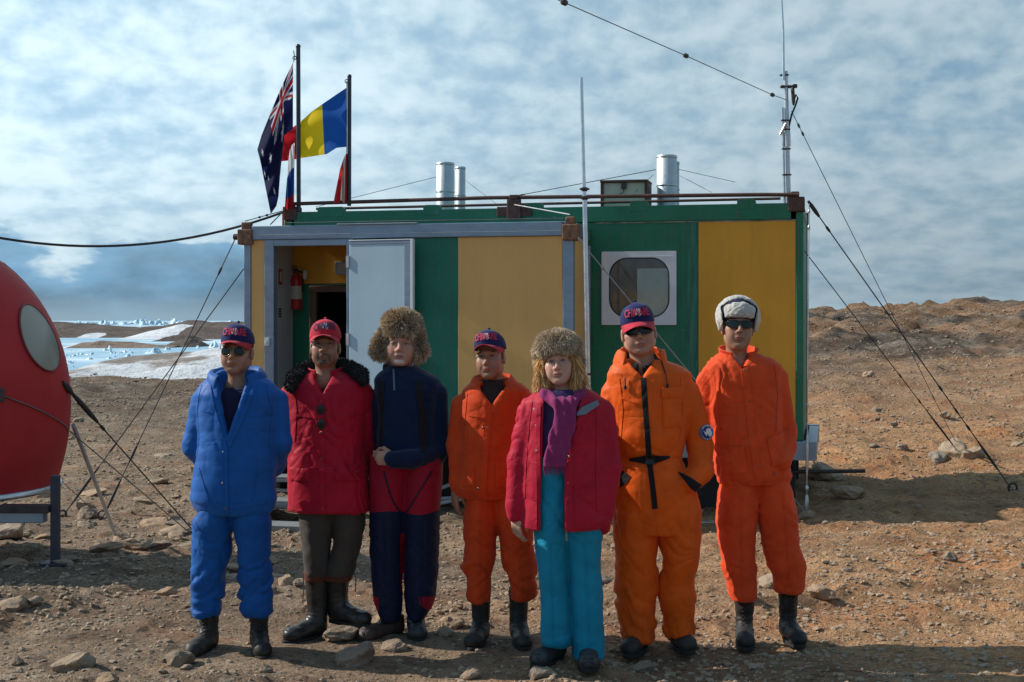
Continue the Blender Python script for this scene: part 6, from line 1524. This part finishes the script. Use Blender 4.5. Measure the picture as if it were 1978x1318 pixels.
for i in range(16):
    x = p.x(1048 + i * 2.7); z = p.z(896); y = -.170; d = rng.uniform(-.006, .006); mb.tube([(x, y, z + .004), (x + d, y - .003, z - .02), (x + d * 2, y - .001, z - rng.uniform(.032, .045))], [.0028, .0026, .001], 5)
mb.build('scarf_fringe', MAG, p.o)
make_boot(p.o, (p.x(1072), .03, 0), R(-34), .12, .05, GRYB, .26, .048); make_boot(p.o, (p.x(1137), -.02, 0), R(-4), .12, .05, GRYB, .27, .050)

# ---------------- man in the orange jumpsuit
p = Person(7.40, 1265, 'man in bright orange one piece suit with black zip, belt and round sleeve badge')
p.head(dict(px=1233, py=640, dy=-.01, pitch=-4, yaw=-4, roll=-7, s=1.06), dict(w=1.06, jaw=1.1, skin=(.42, .235, .165), stubble=.10, noeyes=True))
p.short_hair(); make_cap(p.o, p.M @ Matrix.Rotation(R(9), 4, 'X'), NAVYC, REDC, REDTHR, True, .008); shades(p.o, p.M, 'wrap')
def zcut6(d, X, Y, Z):
    w = np.interp(Z, [p.z(728), p.z(705), p.z(690)], [-.004, .05, .08]); return smax(d, -np.maximum(np.abs(X - p.x(1236)) - w, Y + .02), .01)
p.garment('jumpsuit', ORNG, [[(694, 1200, 1284, .085, .02), (706, 1184, 1318, .112, .01), (720, 1172, 1336, .130), (742, 1168, 1342, .146), (775, 1172, 1338, .158), (840, 1176, 1328, .172), (872, 1184, 1322, .164), (884, 1188, 1318, .150), (900, 1184, 1326, .166), (940, 1182, 1340, .172), (985, 1185, 1352, .165), (1030, 1188, 1354, .150)],
    [(985, 1186, 1275, .150), (1040, 1187, 1271, .138), (1100, 1188, 1269, .126), (1140, 1189, 1268, .120), (1160, 1192, 1266, .116), (1200, 1200, 1266, .110), (1232, 1207, 1266, .108), (1239, 1210, 1264, .104)],
    [(985, 1262, 1354, .150), (1040, 1270, 1354, .138), (1075, 1278, 1352, .128), (1092, 1281, 1350, .126), (1120, 1276, 1342, .116), (1150, 1274, 1346, .116), (1185, 1278, 1342, .108), (1220, 1284, 1339, .104), (1228, 1287, 1336, .100)]],
    [[(1186, 760, .01, .070), (1170, 862, .04, .062), (1196, 912, -.02, .055)], [(1328, 762, .01, .074), (1354, 862, .01, .068), (1352, 905, -.05, .064), (1328, 928, -.105, .056)]], cut=zcut6, kl=.007, h=.0088, shr=.95, seams=[([(1192, 730), (1198, 790), (1194, 850)], .010), ([(1312, 728), (1316, 790), (1310, 850)], .010), ([(1190, 896), (1240, 900), (1318, 896)], .010), ([(1196, 766), (1240, 780)], .009), ([(1210, 1232), (1262, 1232)], .014), ([(1289, 1220), (1336, 1220)], .014), ([(1260, 980), (1268, 1030)], .008)], disp=folds(.019, 5, 11, 101, .7, [(p.z(885), .035, .008), (p.z(1225), .04, .010), (p.z(1140), .05, .006)]))
t = p.tree; mb = MB(); ribbon(mb, t, p.px2([(1238, 728), (1242, 800), (1248, 882), (1254, 930), (1259, 975)]), .028, .006); mb.build('zip', BLACKC, p.o)
mb = MB(); patch(mb, t, polyin(p.px2([(1212, 882), (1236, 876), (1262, 875), (1288, 876), (1288, 880), (1262, 889), (1238, 890), (1212, 886)])), (p.x(1208), p.z(896)), (p.x(1294), p.z(870)), .002, .008); mb.build('belt', BLACKC, p.o)
mb = MB(); patch(mb, t, lambda x, z: True, (p.x(1241), p.z(891)), (p.x(1258), p.z(874)), .004, .016); mb.build('buckle', SHADEF, p.o)
mb = MB(); patch(mb, t, lambda x, z: True, (p.x(1274), p.z(822)), (p.x(1312), p.z(764)), .005, .004, .008); mb.build('chest_pocket', ORNG, p.o); mb = MB(); patch(mb, t, lambda x, z: True, (p.x(1272), p.z(766)), (p.x(1314), p.z(746)), .005, .010, .006); mb.build('pocket_flap', ORNG, p.o)
mb = MB(); patch(mb, t, polyin(p.px2([(1304, 906), (1325, 915), (1350, 932), (1341, 948), (1326, 936)])), (p.x(1300), p.z(950)), (p.x(1352), p.z(904)), .0025, .008); mb.build('glove_cuff', BLACKC, p.o); mb = MB(); patch(mb, t, polyin(p.px2([(1196, 903), (1214, 915), (1204, 930), (1194, 938)])), (p.x(1190), p.z(940)), (p.x(1216), p.z(900)), .0025, .006); mb.build('glove_cuff', BLACKC, p.o)
p.collar(1236, 722, .094, .090, [(0, -.04), (.008, .015), (.008, .065), (.0, .100), (-.006, .104)], BLACKC, gap=R(7), drop=.060, th=.028, name='inner_collar', wob=.006)
p.collar(1239, 722, .130, .118, [(0, -.04), (.012, .02), (.010, .075), (-.008, .125), (-.016, .140)], ORNG, gap=R(46), drop=.035, th=.014, wob=.006)
mb = MB()
for a, b, c in (((1275, 698), (1281, 722), (1283, 742)), ((1204, 728), (1204, 738), (1204, 746))):
    pts = [onto(t, p.x(u), p.z(v), .012)[0] or Vector((p.x(u), -.12, p.z(v))) for u, v in (a, b, c)]; mb.tube(pts, .003, 5); mb.tube([pts[-1] + Vector((0, 0, .008)), pts[-1] - Vector((0, 0, .012))], .007, 8)
mb.build('drawstring', BLACKC, p.o)
# badge on the sleeve
q, nn = onto(t, p.x(1362), p.z(834), .004)
nn = Vector((.42, -.9, .06)).normalized(); ux = Vector((0, 0, 1)).cross(nn).normalized() * 1.0; uz = nn.cross(ux).normalized()
bx = Matrix(((ux.x, -nn.x, uz.x, q.x), (ux.y, -nn.y, uz.y, q.y), (ux.z, -nn.z, uz.z, q.z), (0, 0, 0, 1)))
bd = empty('sleeve_badge'); bd.parent = p.o
def disc(r, y, n=36, r0=0): return ([(r * math.cos(2*math.pi*i/n), y, r * math.sin(2*math.pi*i/n)) for i in range(n)], [tuple(range(n))])
MB().tube([bx @ Vector((0, .006, 0)), bx @ Vector((0, -.006, 0)), bx @ Vector((0, -.0065, 0))], [.041, .041, .040], 36).build('backing', plain('badge_rim', (.09, .12, .25), .7), bd)
MB().tube([bx @ Vector((0, -.005, 0)), bx @ Vector((0, -.0075, 0))], .0305, 36).build('field', plain('badge_blue', (.010, .020, .13), .6), bd)
tri = geometry.tessellate_polygon([[Vector((x, z, 0)) for x, z in MAP]])
MB().add([bx @ Vector((x * .062, -.0095, z * .062)) for x, z in MAP], [tuple(f)[::-1] for f in tri]).build('emblem', WHTHR, bd)
mb = MB(); LV, LF = text_mesh('ANTARCTIC', .0135)
mb.add([bx @ Vector(((.0325 + v[2] + .003) * math.sin(v[0] / .036), -.0085, (.0325 + v[2] + .003) * math.cos(v[0] / .036))) for v in LV], LF)
for k in range(7):
    a = R(125 + k * 18); c = Vector((.0358 * math.sin(a), -.0085, .0358 * math.cos(a))); mb.add([bx @ (c + Vector((.0028 * math.cos(i * 1.2566), 0, .0028 * math.sin(i * 1.2566)))) for i in range(5)], [(0, 1, 2, 3, 4)])
mb.build('badge_letters', WHTHR, bd)
make_boot(p.o, (p.x(1238), .02, 0), R(-24), .14, .054, LEATH, .28, .050, laces=False); make_boot(p.o, (p.x(1312), .05, .01), R(12), .14, .054, LEATH, .26, .050, laces=False)

# ---------------- man in scarlet with the white hat
p = Person(7.54, 1455, 'man in scarlet overalls with white fleece flap hat and dark glasses')
p.head(dict(px=1424, py=629, dy=-.02, pitch=-7, yaw=-2, roll=2, s=1.06, tall=1.08), dict(w=.97, jaw=.95, skin=(.34, .19, .125), stubble=.22, noeyes=True))
p.short_hair(); shades(p.o, p.M, 'wrap')
def fl(X, Y, Z):
    x = np.abs(X); shell = lambda o: smax(ell(X, Y, Z, (0, .012, .046), (.103 + o, .122 + o, .090 + o)), -ell(X, Y, Z, (0, .014, .044), (.084, .104, .076)), .006)
    pf = np.maximum(np.maximum(x - .074 - .16 * (Z - .03), Z - .104 + 4 * x * x), Y + .01)
    fr = smax(smax(shell(.006), pf, .012), .026 - Z, .010)
    low = np.where(x > .055, -.034 + np.maximum(0, np.abs(Y - .0) - .045) * 1.2, .02) - Z
    low = np.maximum(low, 0 * X + (.026 - Z) * (x < .055) - 9 * (x >= .055))
    flap = smin(shell(.010), cone(x, Y, Z, (.090, -.010, .02), (.086, -.010, -.020), .020, .016), .015)
    sd = smax(smax(smax(flap, -(pf - .010), .006), low, .012), -(Y + .072), .012)
    return np.minimum(fr, sd)
V, Fc = nets(fl, (-.16, -.16, -.09), (.16, .17, .18), .0055); V = relax(V, Fc, 2); N = vnormals(V, Fc); V = V + N * (.0022 * fbm(V[:, 0] * 60, V[:, 1] * 60, V[:, 2] * 60, 3, 3))[:, None]
hat = empty('flap_hat'); hat.parent = p.o
mk('fleece', tf(p.M, V), Fc, cloth('cream_fleece', (.44, .425, .39), .95, weave=140, crease=70, cs=.7, var=.10, sheen=.4), hat)
V, Fc = nets(lambda X, Y, Z: smax(ell(X, Y, Z, (0, .014, .058), (.100, .116, .084)), .018 - Z, .01), (-.13, -.13, -.02), (.13, .15, .16), .006); mk('shell', tf(p.M, V), Fc, cloth('navy_hat_shell', (.010, .016, .050), .6), hat)
def cut7(d, X, Y, Z):
    w = np.interp(Z, [p.z(712), p.z(695), p.z(680)], [-.004, .030, .055]); return smax(d, -np.maximum(np.abs(X - p.x(1427)) - w, Y + .01), .01)
p.garment('jacket', SCARL, [[(682, 1394, 1464, .080, .02), (692, 1376, 1494, .106, .01), (705, 1364, 1510, .126), (724, 1360, 1514, .140), (790, 1366, 1514, .154), (850, 1374, 1518, .160), (890, 1378, 1524, .160), (918, 1381, 1530, .156), (934, 1388, 1526, .142)]],
    [[(1370, 736, .02, .066), (1372, 850, .06, .058), (1400, 890, .12, .05)], [(1500, 732, .02, .068), (1520, 832, .03, .060), (1516, 865, -.02, .055), (1504, 890, -.115, .046)]], cut=cut7, h=.0085, shr=.95, seams=[([(1384, 708), (1380, 760), (1384, 830)], .010), ([(1492, 704), (1498, 760), (1492, 830)], .010), ([(1384, 926), (1456, 932), (1524, 924)], .018), ([(1388, 742), (1428, 748)], .008), ([(1436, 748), (1490, 742)], .008)], disp=folds(.014, 5, 9, 111, .8, [(p.z(925), .03, .010), (p.z(850), .08, .005)]))
t = p.tree; mb = MB(); ribbon(mb, t, p.px2([(1430, 706), (1437, 772), (1443, 832), (1452, 900), (1462, 930)]), .040, .006); mb.build('placket', SCARL, p.o)
mb = MB(); studs(mb, t, p.px2([(1430, 714), (1437, 772), (1443, 832), (1455, 892), (1418, 869), (1491, 851), (1465, 924), (1486, 909)]), .008); mb.build('stud', STUD, p.o)
mb = MB(); patch(mb, t, polyin(p.px2([(1385, 862), (1428, 858), (1436, 908), (1390, 912)])), (p.x(1384), p.z(914)), (p.x(1438), p.z(856)), .0035, .006, .003); mb.build('pocket', SCARL, p.o); mb = MB(); patch(mb, t, polyin(p.px2([(1472, 842), (1522, 828), (1526, 880), (1482, 896)])), (p.x(1470), p.z(898)), (p.x(1528), p.z(826)), .0035, .006, .003); mb.build('pocket', SCARL, p.o)
p.collar(1427, 702, .084, .082, [(0, -.03), (.004, .025), (.012, .070), (.020, .092), (.026, .092)], SCARL, gap=R(24), drop=.035, th=.011)
p.garment('trousers', SCARL, [[(915, 1394, 1470, .128), (950, 1386, 1468, .128), (1000, 1381, 1463, .126), (1050, 1388, 1459, .114), (1080, 1392, 1460, .106), (1098, 1392, 1464, .104), (1125, 1402, 1463, .096), (1148, 1406, 1463, .092), (1160, 1411, 1460, .084)], [(915, 1452, 1518, .128), (950, 1458, 1532, .128), (1000, 1464, 1541, .126), (1050, 1471, 1542, .114), (1075, 1476, 1552, .106), (1090, 1480, 1556, .104), (1115, 1490, 1554, .096), (1138, 1492, 1555, .090), (1146, 1497, 1551, .082)]],
    kl=.010, seams=[([(1424, 945), (1430, 1150)], .007), ([(1505, 945), (1520, 1130)], .007), ([(1386, 950), (1406, 1000)], .008)], disp=folds(.018, 6, 15, 121, .4, [(p.z(1105), .08, .013), (p.z(1140), .03, .012)]))
make_boot(p.o, (p.x(1440), .03, 0), R(-8), .31, .060, LEATH); make_boot(p.o, (p.x(1528), .05, .01), R(6), .31, .058, LEATH)

# ---------------- seams and hems, raised lines sewn on each garment
# ================================================================ scattered stones
def near_feet(x, y, d): return any((x - a) ** 2 + (y - b) ** 2 < d * d for a, b in FEET)
def stones():
    V0, F0 = [], []
    for s in range(6):
        bm = bmesh.new(); bmesh.ops.create_icosphere(bm, subdivisions=1, radius=1); v = np.array([q.co for q in bm.verts]); f = np.array([[q.index for q in p.verts] for p in bm.faces]); bm.free()
        rs = np.random.default_rng(900 + s); v = v * rs.uniform(.7, 1.25, (len(v), 1)) * np.array([1, rs.uniform(.7, 1), .55]); V0.append(v); F0.append(f)
    rs = np.random.default_rng(42); V, Fc, o = [], [], 0
    # gravel: more of it near the camera and on the left
    n = 36000
    u = rs.uniform(-.40, .40, n); d = 5.6 * (60 / 5.6) ** rs.uniform(0, 1, n) ** 1.0
    x = u * d; cl = fbm(x * .8, d * .8, 0, 3, 77); keep = cl + rs.uniform(-.5, 1.0, n) - .25 * sstep(.5, 3, x) > 0
    x, d = x[keep], d[keep]; zz = H(x, d); s = .004 + .016 * rs.uniform(0, 1, len(x)) ** 3.5 + .0009 * d
    for i in range(len(x)):
        if near_feet(x[i], d[i], .05): continue
        k = i % 6; a = rs.uniform(0, 6.28); c, sn = math.cos(a), math.sin(a); v = V0[k] * s[i] * rs.uniform(.7, 1.3, 3)
        V.append(np.stack([v[:, 0] * c - v[:, 1] * sn + x[i], v[:, 0] * sn + v[:, 1] * c + d[i], v[:, 2] + zz[i] + s[i] * .15], -1)); Fc.append(F0[k] + o); o += len(v)
    tag(mk('gravel', np.concatenate(V), np.concatenate(Fc), rock_material('gravel_stone', (.40, .325, .245)), smooth=False), kind='stuff')
    G = 'loose stones scattered over the ground'
    # stones one can point at
    for px, py, s, k, lb in ((662, 1236, .115, 0, 'pale angular stone under the raised boot of the man in red'), (1640, 958, .20, 1, 'boulder shaped like a wedge lying in the cabin shadow right of the cabin'),
                          (1592, 925, .27, 2, 'big dark boulder under the right corner of the cabin'), (140, 1297, .11, 3, 'rounded grey stone near the bottom left corner of the ground'), (872, 1212, .085, 4, 'smooth dark stone between the man in navy and the man in orange beside him'),
                          (762, 1255, .07, 5, 'light stone on the ground in front of the brown boots'), (690, 1280, .12, 6, 'low dark stone right in front of the man in red'), (1845, 880, .22, 7, 'stone piled over the anchor of two right guy wires'),
                          (1880, 884, .17, 3, 'stone right of the wire anchor on the right'), (1812, 888, .14, 5, 'flat stone left of the wire anchor on the right'), (1590, 1150, .10, 1, 'grey stone near the boots of the man on the far right'), (1500, 1135, .13, 2, 'brown stone between the boots of the man on the far right'),
                          (262, 1060, .14, 0, 'dark slab at the foot of the pale prop pole'), (20, 1040, .22, 2, 'stone under the dome hut at the left edge'), (1560, 1000, .10, 6, 'pale little stone at the foot of the upright chain')):
        p = ground_hit(px, py); rock(p.x, p.y, s, k, rng.uniform(0, 6), lb)
    n = 0
    while n < 235:
        t = rng.uniform(0, 1); d = 5.9 * (34 / 5.9) ** t; u = rng.uniform(-.39, .39); x = u * d
        if near_feet(x, d, .16): continue
        if -3.6 < x < 3.6 and 12.9 < d < 19: continue
        if rng.uniform() < .45 * float(sstep(.3, 2.5, x)): continue
        s = (.016 + .055 * rng.uniform() ** 3.2) * (1 + d * .05)
        rock(x, d, s, int(rng.integers(8)), rng.uniform(0, 6.28), 'brown stone lying loose on the bare ground', G, sc=(1, 1, rng.uniform(.7, 1.2))); n += 1
    for i in range(62):
        d = 9.5 * (24 / 9.5) ** rng.uniform(0, 1); x = -rng.uniform(.17, .36) * d
        if d > 14 and x > -3.4: continue
        rock(x, d, (.05 + .12 * rng.uniform() ** 2) * (.7 + d * .025), int(rng.integers(8)), rng.uniform(0, 6.28), 'brown stone lying loose on the bare ground', G, sc=(1.2, 1, .62))
stones()
